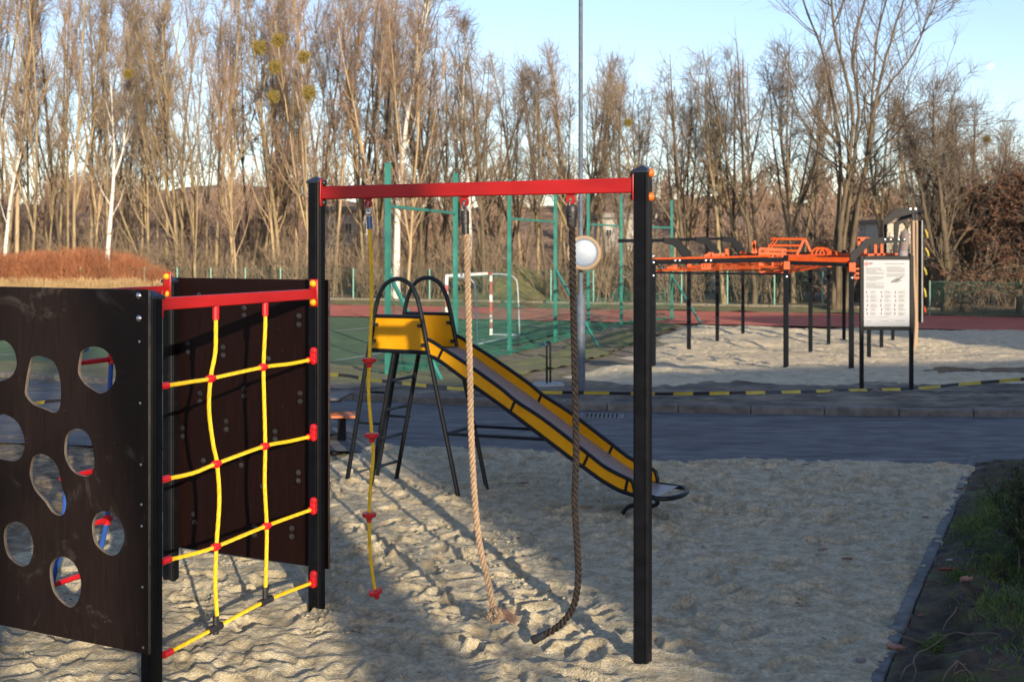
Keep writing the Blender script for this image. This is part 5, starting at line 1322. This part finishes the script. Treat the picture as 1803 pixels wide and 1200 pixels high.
for x0, x1, n, grp, lab in zones:
    for i in range(n):
        px = x0 + (x1 - x0) * (i + rnd.random()) / n
        back = rnd.choice((rnd.uniform(0.5, 8), rnd.uniform(2, 16), rnd.uniform(8, 24)))
        p = forest_base(px, back)
        want = EYE - (top_row(px) + rnd.uniform(-10, 60) + (back * .8) - HOR) / F * p.y - p.z
        if x0 < 400: pool = rnd.choice((dense, wood, airy))
        elif x0 < 700: pool = rnd.choice((wood, wood, dense, airy))
        else: pool = rnd.choice((airy, airy, wood))
        v = rnd.choice(pool); H = 15.0 if pool is not airy else 13.0
        s = want * rnd.uniform(.86, 1.02) / H
        w = min(max(.62, s), 1.15) * rnd.uniform(.85, 1.1)
        plant('bare_tree', v, p, lab, grp, rnd.uniform(0, 6.28), (w, w, s), (rnd.gauss(0, .04), rnd.gauss(0, .05)))

# birches, each with its own place
bir = [make_variant('birch_tree', dict(seed=500 + i, H=13.0, r=.17, leaders=2 + i % 2, fork=(.4, .6), n1=22, n2=150, n3=900, ang=(22, 42), reach=.22, clear=.3, tw=.008, spread=(9, 18), gnarl=.05, up=.12, lean=.03), M['birch'], M['twig_grey']) for i in range(3)]
for px, back, top, v, rot, tilt, lab in ((192, -0.2, 110, 0, 2.2, (0, .035), 'white trunked birch standing alone in front of the reddish shrubs'),
                                         (8, 1.0, 150, 1, .5, (0, -.01), 'white birch at the far left edge of the picture'),
                                         (697, 2.0, -60, 2, 1.0, (0, -.055), 'tall white birch leaning left behind the yellow rope'),
                                         (822, 5.0, 60, 1, 3.0, (0, -.09), 'slim white birch leaning left behind the hemp rope')):
    p = forest_base(px, back); H = EYE - (top - HOR) / F * p.y - p.z; s = H / 13.0
    plant('birch', bir[v], p, lab, None, rot, (s * .95, s * .95, s), tilt)
# the big many-stemmed tree and its neighbours on the right
def fan_tree(seed, base, stems, r, Y):
    """tree whose stems run through measured points; crown grown on them"""
    g = Grow(seed); rs = g.rs; trunk = []; mains = []
    for pts, r0, dy in stems:
        W = spline([at(x, y, Y + dy * (i / (len(pts) - 1))) - base for i, (x, y) in enumerate(pts)], .35); K = 26
        W = np.array([list(W[int(round(i * (len(W) - 1) / (K - 1)))]) for i in range(K)])[None]
        Rr = np.linspace(r0, .022, K)[None]; r0 *= .74; Rr = np.linspace(r0, .02, K)[None]; W[0, 1:] += rs.normal(0, .025, (K - 1, 3)); trunk.append(tubes(W, Rr, 7)); mains.append((W, Rr))
    MP = np.concatenate([m[0] for m in mains]); MR = np.concatenate([m[1] for m in mains])
    p, d, rr, t, par = g.sprout(MP, MR, 120, .28, 1, 28, 62); H = MP[..., 2].max()
    L = H * .34 * (1.12 - t) * rs.uniform(.5, 1.2, 120) + .5
    B1, R1 = g.branches(p, d, L, np.minimum(rr * .5, .05), np.full(120, .011), 9, .085, .07); trunk.append(tubes(B1, R1, 5))
    p, d, rr, t, par = g.sprout(B1, R1, 850, .12, 1, 22, 55); B2, R2 = g.branches(p, d, L[par] * (1.05 - t) * rs.uniform(.35, .75, 850) + .3, np.minimum(rr * .7, .015), np.full(850, .007), 7, .11, .05)
    p, d, rr, t, par = g.sprout(B2, R2, 4200, .1, 1, 20, 55); B3, R3 = g.branches(p, d, rs.uniform(.4, 1.1, 4200), np.full(4200, .0075), np.full(4200, .0035), 5, .13, .04)
    out = []
    for nm, a, m in (('trunk', join(trunk), M['bark_dark']), ('crown', join([tubes(B2, R2, 4), tubes(B3, R3, 3)]), M['twig_grey'])):
        me = arrays_mesh('spreading_tree_' + nm, *a); me.materials.append(m); out.append(me)
    return out
p = forest_base(1478, -2.6); Yg = p.y; yb = HOR + F * (EYE - p.z) / Yg
big = fan_tree(611, p, [([(1468, yb), (1470, 430), (1480, 330), (1472, 210), (1448, 90), (1400, -30), (1370, -120)], .17, 1.2),
    ([(1474, yb), (1478, 420), (1494, 300), (1500, 180), (1470, 60), (1462, -60), (1455, -190)], .19, -.8),
    ([(1482, yb), (1486, 430), (1500, 320), (1512, 180), (1500, 90), (1530, -40), (1540, -170)], .16, .5),
    ([(1490, yb), (1504, 400), (1528, 280), (1540, 190), (1560, 100), (1590, 0), (1612, -120)], .20, -1.2),
    ([(1490, yb), (1500, 405), (1522, 300), (1534, 200), (1545, 60), (1575, -60), (1580, -190)], .14, 1.0),
    ([(1540, 190), (1565, 150), (1610, 90), (1640, 20), (1672, -40)], .08, .8),
    ([(1532, 260), (1570, 225), (1620, 190), (1672, 178)], .055, -.6), ([(1526, 300), (1580, 262), (1640, 262), (1690, 280)], .05, .5),
    ([(1492, 300), (1440, 250), (1400, 180), (1388, 110)], .05, -.5)], .2, Yg)
plant('spreading_tree', big, p, 'biggest bare tree, its many stems fanning out above the right half of the rig')
for px, back, top, lab, vi in ((1212, 1.0, 80, 'bare forked tree rising just right of the tall front post', 0), (1275, 2.0, 90, 'thin bare tree rising above the left arms of the rig', 1), (1328, 1.5, 70, 'bare tree with a leaning stem above the orange peaked ladder', 2), (1398, 3.0, 50, 'straight bare tree immediately left of the biggest tree', 3)):
    p = forest_base(px, back); s = (EYE - (top - HOR) / F * p.y - p.z) / 13.0; plant('bare_tree', airy[vi], p, lab, None, px * .7, (s, s, s))
dk = make_variant('dark_tree', dict(seed=640, H=9.0, r=.20, leaders=5, fork=(.04, .3), n1=60, n2=420, n3=2400, ang=(20, 50), reach=.3, clear=.12, tw=.008, spread=(10, 24), gnarl=.07, up=.08, lean=.05), M['bark_dark'], M['twig_grey'])
for px, back, top, rot, lab in ((1668, -3.2, 150, 0, 'dark many stemmed tree right behind the chain link fence post'), (1700, -2.0, 190, 2.0, 'dark slanting tree behind the right chain link fence')):
    p = forest_base(px, back); s = (EYE - (top - HOR) / F * p.y - p.z) / 9.0; plant('bare_tree', dk, p, lab, None, rot, (s, s, s), (0, .05))
T, C, raw = grow_tree(seed=660, H=6.5, r=.15, leaders=3, fork=(.1, .3), n1=60, n2=420, n3=1800, ang=(45, 85), reach=.52, clear=.1, tw=.010, spread=(10, 22), gnarl=.08, up=.0, droop=.05)
me_t, me_c = arrays_mesh('leafy_tree_trunk', *T), arrays_mesh('leafy_tree_crown', *C)
me_l = arrays_mesh('withered_leaves', *leaf_cards(raw[2], 11000, .062, np.random.RandomState(3), .05))
me_t.materials.append(M['bark_dark']); me_c.materials.append(M['twig_grey']); me_l.materials.append(M['leaf_brown'])
for px, back, top, rot, lab in ((1796, -3.5, 290, .3, 'tree still holding rust brown leaves beyond the right fence, left of the other one'), (1868, -4.5, 300, 2.0, 'tree with rust brown leaves cut off by the right edge of the picture'), (1830, 3, 310, 4.0, 'smaller rust brown leafy tree standing behind the two near ones')):
    p = forest_base(px, back); s = (EYE - (top - HOR) / F * p.y - p.z) / 6.5
    t = thing('brown_leaved_tree', lab, 'tree', p); t.rotation_euler = (0, 0, rot); t.scale = (s, s, s)
    for nm, me in (('trunk', me_t), ('crown', me_c), ('leaves', me_l)):
        o = bpy.data.objects.new(nm, me); COL.objects.link(o); o.parent = t

# mistletoe balls
g = Grow(70); n = 420
d0 = norm(g.rs.normal(size=(n, 3))); Pm, Rm = g.branches(np.zeros((n, 3)), d0, g.rs.uniform(.32, .62, n), np.full(n, .012), np.full(n, .007), 4, .25, 0)
Vl, Ql = leaf_cards(Pm[:, 1:], 1500, .05, g.rs, .04); me_m = arrays_mesh('mistletoe', *join([tubes(Pm, Rm, 3), (Vl, Ql)])); me_m.materials.append(M['mistletoe'])
for px, py, r, lab in ((490, 71, 14, 'round mistletoe ball, the topmost of the cluster at upper left'), (457, 84, 15, 'mistletoe ball hanging left of the topmost one'), (535, 100, 13, 'mistletoe ball at the right of the upper left cluster'), (545, 164, 15, 'mistletoe ball lowest on the right of the cluster'), (484, 118, 14, 'mistletoe ball in the middle of the cluster'), (482, 170, 13, 'mistletoe ball lowest on the left of the cluster'), (226, 130, 10, 'small mistletoe ball right of the white birch'), (1106, 216, 9, 'lone mistletoe ball right of the grey pole'), (1738, 245, 8, 'small mistletoe ball in the far right trees')):
    Y = forest_base(px, -.5).y; o = bpy.data.objects.new('mistletoe', me_m); COL.objects.link(o); o.location = at(px, py, Y); s = r / F * Y / .55; o.scale = (s, s, s * 1.05); o.rotation_euler = (0, 0, px)
    setp(o, lab, 'mistletoe', 'mistletoe balls in the bare trees')

# undergrowth, red shrubs, reeds (masses nobody could count)
def shrub_arrays(seed, n_stem, H, spread, n2, tw):
    g = Grow(seed); d = norm(np.c_[g.rs.normal(0, spread, (n_stem, 2)), np.ones(n_stem)]); p0 = np.c_[g.rs.normal(0, .25, (n_stem, 2)), np.full(n_stem, -.1)]
    P, Rr = g.branches(p0, d, H * g.rs.uniform(.6, 1.1, n_stem), np.full(n_stem, tw * 1.5), np.full(n_stem, tw * .6), 6, .09, .02)
    p, d, rr, t, par = g.sprout(P, Rr, n2, .2, 1, 20, 60); B, Rb = g.branches(p, d, g.rs.uniform(.3, .9, n2) * H * .3, np.full(n2, tw * .8), np.full(n2, tw * .4), 4, .16, .03)
    return join([tubes(P, Rr, 3), tubes(B, Rb, 3)])
def mass(name, var, spots, m, label, cat):
    Vs, Qs, o = [], [], 0
    for (x, y, z, s, a, k) in spots:
        v, q = var[k]; c, s_ = math.cos(a), math.sin(a); w = v * s
        Vs.append(np.c_[w[:, 0] * c - w[:, 1] * s_ + x, w[:, 0] * s_ + w[:, 1] * c + y, w[:, 2] + z]); Qs.append(q + o); o += len(v)
    ob = build(name, arrays_mesh(name, np.concatenate(Vs), np.concatenate(Qs)), m, kind='stuff'); setp(ob, label, cat)
sv = [shrub_arrays(700 + i, 16, 3.0, .28, 130, .013) for i in range(4)]
spots = []
for i in range(330):
    px = rnd.uniform(-150, 2000); b = rnd.choice((rnd.uniform(.6, 6), rnd.uniform(3, 30))); p = forest_base(px, b); spots.append((p.x, p.y, p.z, rnd.uniform(.6, 1.5), rnd.uniform(0, 6.3), rnd.randrange(4)))
mass('undergrowth', sv, spots, M['twig'], 'brown leafless undergrowth filling the gaps between the trunks of the wood', 'undergrowth')
hv = [shrub_arrays(720 + i, 26, 5.0, .3, 300, .05) for i in range(3)]
spots = []
for i in range(260):
    x = rnd.uniform(-110, 125); Y = rnd.uniform(124, 168); spots.append((x, Y, -1.2 + np.clip((Y - 122) / 40, 0, 1) * 9.0, rnd.uniform(.7, 1.5), rnd.uniform(0, 6.3), rnd.randrange(3)))
mass('far_woods', hv, spots, M['twig_red'], 'hazy brown wood covering the low hill in the distance', 'woods')
rv = [shrub_arrays(740 + i, 60, 1.55, .16, 260, .008) for i in range(3)]
spots = []
for i in range(210):
    px = rnd.uniform(-160, 300); b = rnd.uniform(-1.6, 4.0); p = forest_base(px, b); hgt = float(np.interp(px, [-160, 20, 140, 230, 300], [.8, .95, 1.15, .95, .45])); spots.append((p.x, p.y, p.z + .55, 1.25 * hgt * rnd.uniform(.8, 1.1), rnd.uniform(0, 6.3), rnd.randrange(3)))
mass('red_shrubbery', rv, spots, M['red_shrub'], 'low mass of rusty red leafless shrubs in front of the left wood', 'shrubs')
dv = [shrub_arrays(760 + i, 70, 1.25, .14, 60, .010) for i in range(2)]
spots = []
for i in range(190):
    px = rnd.uniform(-160, 300); b = rnd.uniform(-2.6, -1.2); p = forest_base(px, b); spots.append((p.x, p.y, p.z, rnd.uniform(.55, .95), rnd.uniform(0, 6.3), rnd.randrange(2)))
mass('dry_reeds', dv, spots, M['reed'], 'pale dry reeds in front of the rusty red shrubs at left', 'reeds')

# ---------------------------------------------------------------- near right: grass, roots, fallen leaves, evergreen
rs = np.random.RandomState(17)
Vb, Qb, o = [], [], 0
tufts = [(1.2, .55, .22, 1), (.2, .95, .2, 1.1), (3.4, .35, .45, .9), (3.9, .75, .4, 1), (4.5, 1.1, .5, 1), (3.0, 1.0, .35, .9), (1.0, 1.4, .3, 1), (.55, .22, .06, .8), (-.9, .35, .1, .9), (-.25, 1.3, .15, 1), (2.2, .5, .25, .8), (2.0, 1.1, .3, .9), (5.0, 1.6, .5, 1), (-.5, 1.0, .22, 1), (1.7, .25, .1, .6), (2.7, .3, .12, .6), (4.2, .35, .25, .7), (.9, .75, .15, .8), (-1.1, .9, .2, 1), (3.5, 1.7, .6, 1), (-.1, .45, .10, .7), (2.6, .75, .45, .8), (3.6, .9, .6, .9), (1.5, .95, .5, .8), (.6, 1.0, .45, .9), (4.6, .6, .4, .8), (5.3, 1.0, .5, .8), (2.2, 1.6, .6, .9), (0, 1.8, .5, 1), (-1.3, 1.6, .4, 1)]
for (t, s, rad, h) in tufts:
    n = int(200 + 9000 * rad * rad); n = min(n, 2400)
    tt, ss = t + rs.normal(0, rad * .55, n), s + rs.normal(0, rad * .45, n); keep = ss > .07; tt, ss = tt[keep], ss[keep]; n = len(tt)
    x, y = KR0[0] + E2[0] * tt + E2[1] * ss, KR0[1] + E2[1] * tt - E2[0] * ss
    z = np.array([bank_h(a, b) for a, b in zip(x, y)]) - .005
    L = h * rs.uniform(.03, .085, n); d = norm(np.c_[rs.normal(0, .6, (n, 2)), np.ones(n)]); w = norm(np.cross(d, rs.normal(size=(n, 3)))) * .0026
    p = np.c_[x, y, z]; p1 = p + d * L[:, None] * .6; d2 = norm(d + np.c_[rs.normal(0, .5, (n, 2)), np.full(n, -.35)]); p2 = p1 + d2 * L[:, None] * .5
    Vq = np.stack([p - w, p + w, p1 + w * .8, p1 - w * .8, p2 + w * .15, p2 - w * .15], 1).reshape(-1, 3); i = np.arange(n)[:, None] * 6
    Vb.append(Vq); Qb.append(np.concatenate([i + [0, 1, 2, 3], i + [3, 2, 4, 5]]) + o); o += len(Vq)
ob = build('grass', arrays_mesh('grass', np.concatenate(Vb), np.concatenate(Qb)), M['grass'], kind='stuff'); setp(ob, 'short green grass tufts on the dark soil bank at lower right', 'grass')
def on_bank(px, py, dz=0.0):
    Y = F * EYE / (py - HOR)
    for _ in range(30):
        x = (px - CX) / F * Y; Y = .6 * Y + .4 * F * (EYE - bank_h(x, Y) - dz) / (py - HOR)
    x = (px - CX) / F * Y; return Vector((x, Y, bank_h(x, Y) + dz))
rt = thing('exposed_roots', 'tangle of pale bare roots lying on the dark soil bank', 'roots', on_bank(1666, 1120))
c6 = lambda x, y: on_bank(1500 + x / 5.95, 1000 + y / 5.95, .012)
for pts, r in (([(515, 715), (600, 750), (740, 765), (850, 725), (990, 712), (1100, 685), (1250, 690), (1440, 705), (1560, 700)], .0065), ([(990, 712), (930, 770), (780, 830), (700, 900), (645, 980), (670, 1080), (640, 1180)], .006), ([(990, 715), (860, 800), (760, 850)], .004), ([(645, 980), (560, 1060), (510, 1160)], .004),
                ([(890, 900), (980, 960), (1110, 985), (1200, 1050), (1260, 1150), (1300, 1220)], .006), ([(1110, 985), (1000, 1080), (950, 1190)], .0055), ([(1200, 960), (1340, 1010), (1460, 1060), (1560, 1070)], .004), ([(1100, 420), (1080, 480), (1000, 560), (950, 640)], .0045), ([(740, 145), (860, 120), (980, 160)], .003), ([(1110, 985), (1060, 1100), (1180, 1090), (1330, 1140)], .004), ([(1250, 700), (1330, 740), (1380, 755)], .003), ([(1180, 990), (1320, 920), (1490, 905), (1640, 950), (1803, 930)], .004)):
    P = spline([c6(*p) + Vector((0, 0, rnd.uniform(-.006, .012))) for p in pts], .03); K = len(P); rb = MB(); rb.tube(P, [r * (1 - .6 * i / K) for i in range(K)], 6); build('root', rb, M['root'], rt)
def leaf(px, py, L, W, rot, m, label, bank=True, curl=.3):
    c = on_bank(px, py, .012) if bank else ground(px, py, .045)
    if not bank: c = ground(px, py); c.z = sand_z(c.x, c.y) + .008
    n = 9; vs = []; rr = random.Random(int(px))
    for i in range(n):
        t = i / (n - 1); w = W * math.sin(math.pi * min(1, t * .92 + .06)) ** .8 * (1 + .18 * math.sin(i * 2.1))
        for s in (-1, -.5, 0, .5, 1):
            vs.append(Vector(((t - .5) * L, s * w / 2, curl * W * (abs(s) ** 1.6) * (.6 + .5 * rr.random()) + .12 * L * (t - .4) ** 2)))
    Rm_ = Matrix.Rotation(rot, 3, 'Z'); mb = MB(); vs = [Rm_ @ v + c for v in vs]
    k = [v - UP * .0012 for v in vs]
    fs = [(i * 5 + j, (i + 1) * 5 + j, (i + 1) * 5 + j + 1, i * 5 + j + 1) for i in range(n - 1) for j in range(4)]
    mb.add(vs, fs); mb.tube([vs[2], vs[2] + Rm_ @ Vector((-.25 * L, .02 * L, .01))], .0012, 4)
    o = build('fallen_leaf', mb, m, loc=c); setp(o, label, 'leaf', 'fallen leaves near the sandpit')
leaf(1703, 1023, .105, .075, .45, M['dead_leaf'], 'large curled pale brown leaf on the soil bank, beside green grass')
leaf(1578, 1144, .095, .075, -.25, M['dead_leaf'], 'folded beige leaf lying on the kerb edge at the lower right')
leaf(1515, 1164, .06, .055, .3, flat('mauve_leaf', (.20, .13, .135), .7), 'small mauve leaf on the sand, left of the folded beige leaf', False, .12)
leaf(1668, 1004, .12, .05, .1, M['dead_leaf_red'], 'long rusty red leaf on the bank above the pale brown leaf')
leaf(1672, 988, .05, .035, .2, flat('pale_leaf', (.30, .31, .33), .7), 'small whitish leaf on the bank beside the kerb')
leaf(1708, 1148, .06, .045, .6, flat('purple_leaf', (.13, .085, .09), .7), 'small purplish leaf among the roots on the bank')
for px, py, L, rot, m, lab in ((1448, 973, .075, .2, 'dead_leaf', 'brown leaf lying alone on the right part of the sand'), (1492, 988, .07, -.3, 'dead_leaf_red', 'dark reddish leaf on the raked sand strip'), (922, 856, .085, .1, 'dead_leaf_red', 'dark leaf on the shaded sand below the slide'), (893, 854, .06, .6, 'dead_leaf', 'leaf on the shaded sand left of the dark leaf below the slide'), (908, 948, .07, .2, 'dead_leaf_red', 'reddish leaf on the lit sand between the two thick ropes'), (690, 1092, .05, 1.0, 'dead_leaf', 'small bluish brown leaf on the sand under the disc rope'), (1630, 916, .06, .4, 'dead_leaf_red', 'dark leaf near the far end of the right kerb'), (1695, 862, .09, .1, 'dead_leaf', 'pale leaf resting on the far part of the sandpit kerb'), (1420, 828, .06, .1, 'dead_leaf_red', 'dark speck of a leaf on the sand near the lane')):
    leaf(px, py, L, L * .5, rot, M[m], lab, False, .25)
# litter on the bank
n = 260; tt, ss = rs.uniform(-1.6, 6.2, n), rs.uniform(.05, 2.6, n); x, y = KR0[0] + E2[0] * tt + E2[1] * ss, KR0[1] + E2[1] * tt - E2[0] * ss
c_ = np.c_[x, y, [bank_h(a, b) + .008 for a, b in zip(x, y)]]; u = norm(np.c_[rs.normal(size=(n, 2)), rs.normal(0, .25, n)]); w = norm(np.cross(u, np.array([0, 0, 1.0]) + rs.normal(0, .3, (n, 3)))); sz = rs.uniform(.008, .026, n)[:, None]
ob = build('leaf_litter', arrays_mesh('leaf_litter', np.stack([c_ - u * sz, c_ + w * sz * .55 + [0, 0, .004], c_ + u * sz, c_ - w * sz * .5], 1).reshape(-1, 3), np.arange(n * 4).reshape(-1, 4)), M['dead_leaf_red'], kind='stuff'); setp(ob, 'small withered leaf scraps strewn over the dark soil bank', 'leaf litter')
# fallen twigs and crumbs
cr_ = MB(); rnd2 = random.Random(33)
for i in range(150):
    x, y = rnd2.uniform(-3, 4.5), rnd2.uniform(5.0, 11); 
    if side(x, y) > -.1: continue
    a = rnd2.uniform(0, 6.3); L = rnd2.uniform(.012, .05); d = Vector((math.cos(a), math.sin(a), rnd2.uniform(-.1, .2))); c = Vector((x, y, sand_z(x, y) + .003))
    cr_.tube([c - d * L / 2, c, c + d * L / 2 + Vector((0, 0, -.003))], [.0025, .004, .002], 5)
o = build('bark_crumbs', cr_, M['root'], kind='stuff'); setp(o, 'scattered crumbs of bark and twig bits on the sand', 'debris')
# evergreen shrub at the right edge
g = Grow(90); n = 150; c = on_bank(1862, 1010); s0 = norm(np.c_[g.rs.normal(0, .42, (n, 2)), np.ones(n)])
Pe, Re = g.branches(np.c_[g.rs.normal(0, .07, (n, 2)), np.zeros(n)], s0, g.rs.uniform(.3, .75, n), np.full(n, .006), np.full(n, .003), 6, .10, .08)
p, d, rr, t, par = g.sprout(Pe, Re, 1500, .1, 1, 25, 60); Pf, Rf = g.branches(p, d, g.rs.uniform(.06, .15, 1500), np.full(1500, .004), np.full(1500, .002), 4, .12, .06)
sh = thing('evergreen_shrub', 'dark evergreen shrub at the right edge of the soil bank', 'shrub', c)
for nm, (v, q), m in (('stems', tubes(Pe, Re, 4), M['bark_dark']), ('foliage', join([tubes(Pf, Rf, 3), leaf_cards(Pf, 15000, .013, g.rs, .01)]), M['evergreen'])):
    me = arrays_mesh(nm, v, q); me.materials.append(m); o = bpy.data.objects.new(nm, me); COL.objects.link(o); o.parent = sh
lf = MB()

# ---------------------------------------------------------------- unseen block and trees placed behind the viewer to shade the playground
def uv(u, v): return Vector((.9325 * u - .3616 * v, .3616 * u + .9325 * v, 0))
sd, su = Vector((-.3616, .9325, 0)), Vector((.9325, .3616, 0))
caster = thing('shade_block', 'pale flat roofed school building behind the viewer', 'building', uv(15, -34))  # unseen block added to shade the sand, lane and track
mw = flat('shade_block_render', (.42, .40, .36), .85)
for u0, u1, h in ((2.95, 24.0, 11.9), (24.0, 62.0, 16.6)):
    mb = MB(); c = uv((u0 + u1) / 2, -34); mb.obox(c + UP * h / 2, su * (u1 - u0) / 2, sd * 4, UP * h / 2); build('wall', mb, mw, caster)
    wb = MB()
    for fl in range(int(h // 3.4)):
        for k in range(int((u1 - u0) // 3)):
            cc = uv(u0 + 1.6 + 3 * k, -29.99); wb.obox(cc + UP * (1.9 + 3.4 * fl), su * .8, sd * .04, UP * .8)
    build('window', wb, M['pane'], caster)
shade = [make_variant('shade_tree', dict(seed=800 + i, H=9.0, r=.20, leaders=2, fork=(.4, .6), n1=16, n2=60, n3=200, ang=(30, 60), reach=.22, clear=.45, tw=.008, spread=(12, 26), lean=.004, gnarl=.07, tgn=.006), M['bark_dark'], M['twig_grey']) for i in range(2)]
for u, v, s, w, k, rot, lab in ((1.66, -15.0, 2.2, 2.1, 0, .4, 'thick bare tree behind the viewer, left of the school building'), (2.24, -11.0, .8, .17, 1, 2.0, 'thin young tree behind the viewer'), (.36, -18, 1.6, .85, 1, 1.2, 'bare tree behind the viewer, left of the thick one'), (-.42, -20, 1.8, 1.5, 0, 5.2, 'bare tree behind the viewer, second left of the thick one'), (-1.2, -24, 1.3, 1.2, 0, 3.2, 'bare tree farthest left behind the viewer'), (-3.4, -16, 1.2, 1.0, 1, 4.0, 'bare tree behind the viewer at the outer left')):
    p = uv(u, v); plant('shade_tree', shade[k], p, lab, None, rot, (w, w, s))  # unseen trees, placed and sized for the shadow bands on the sand
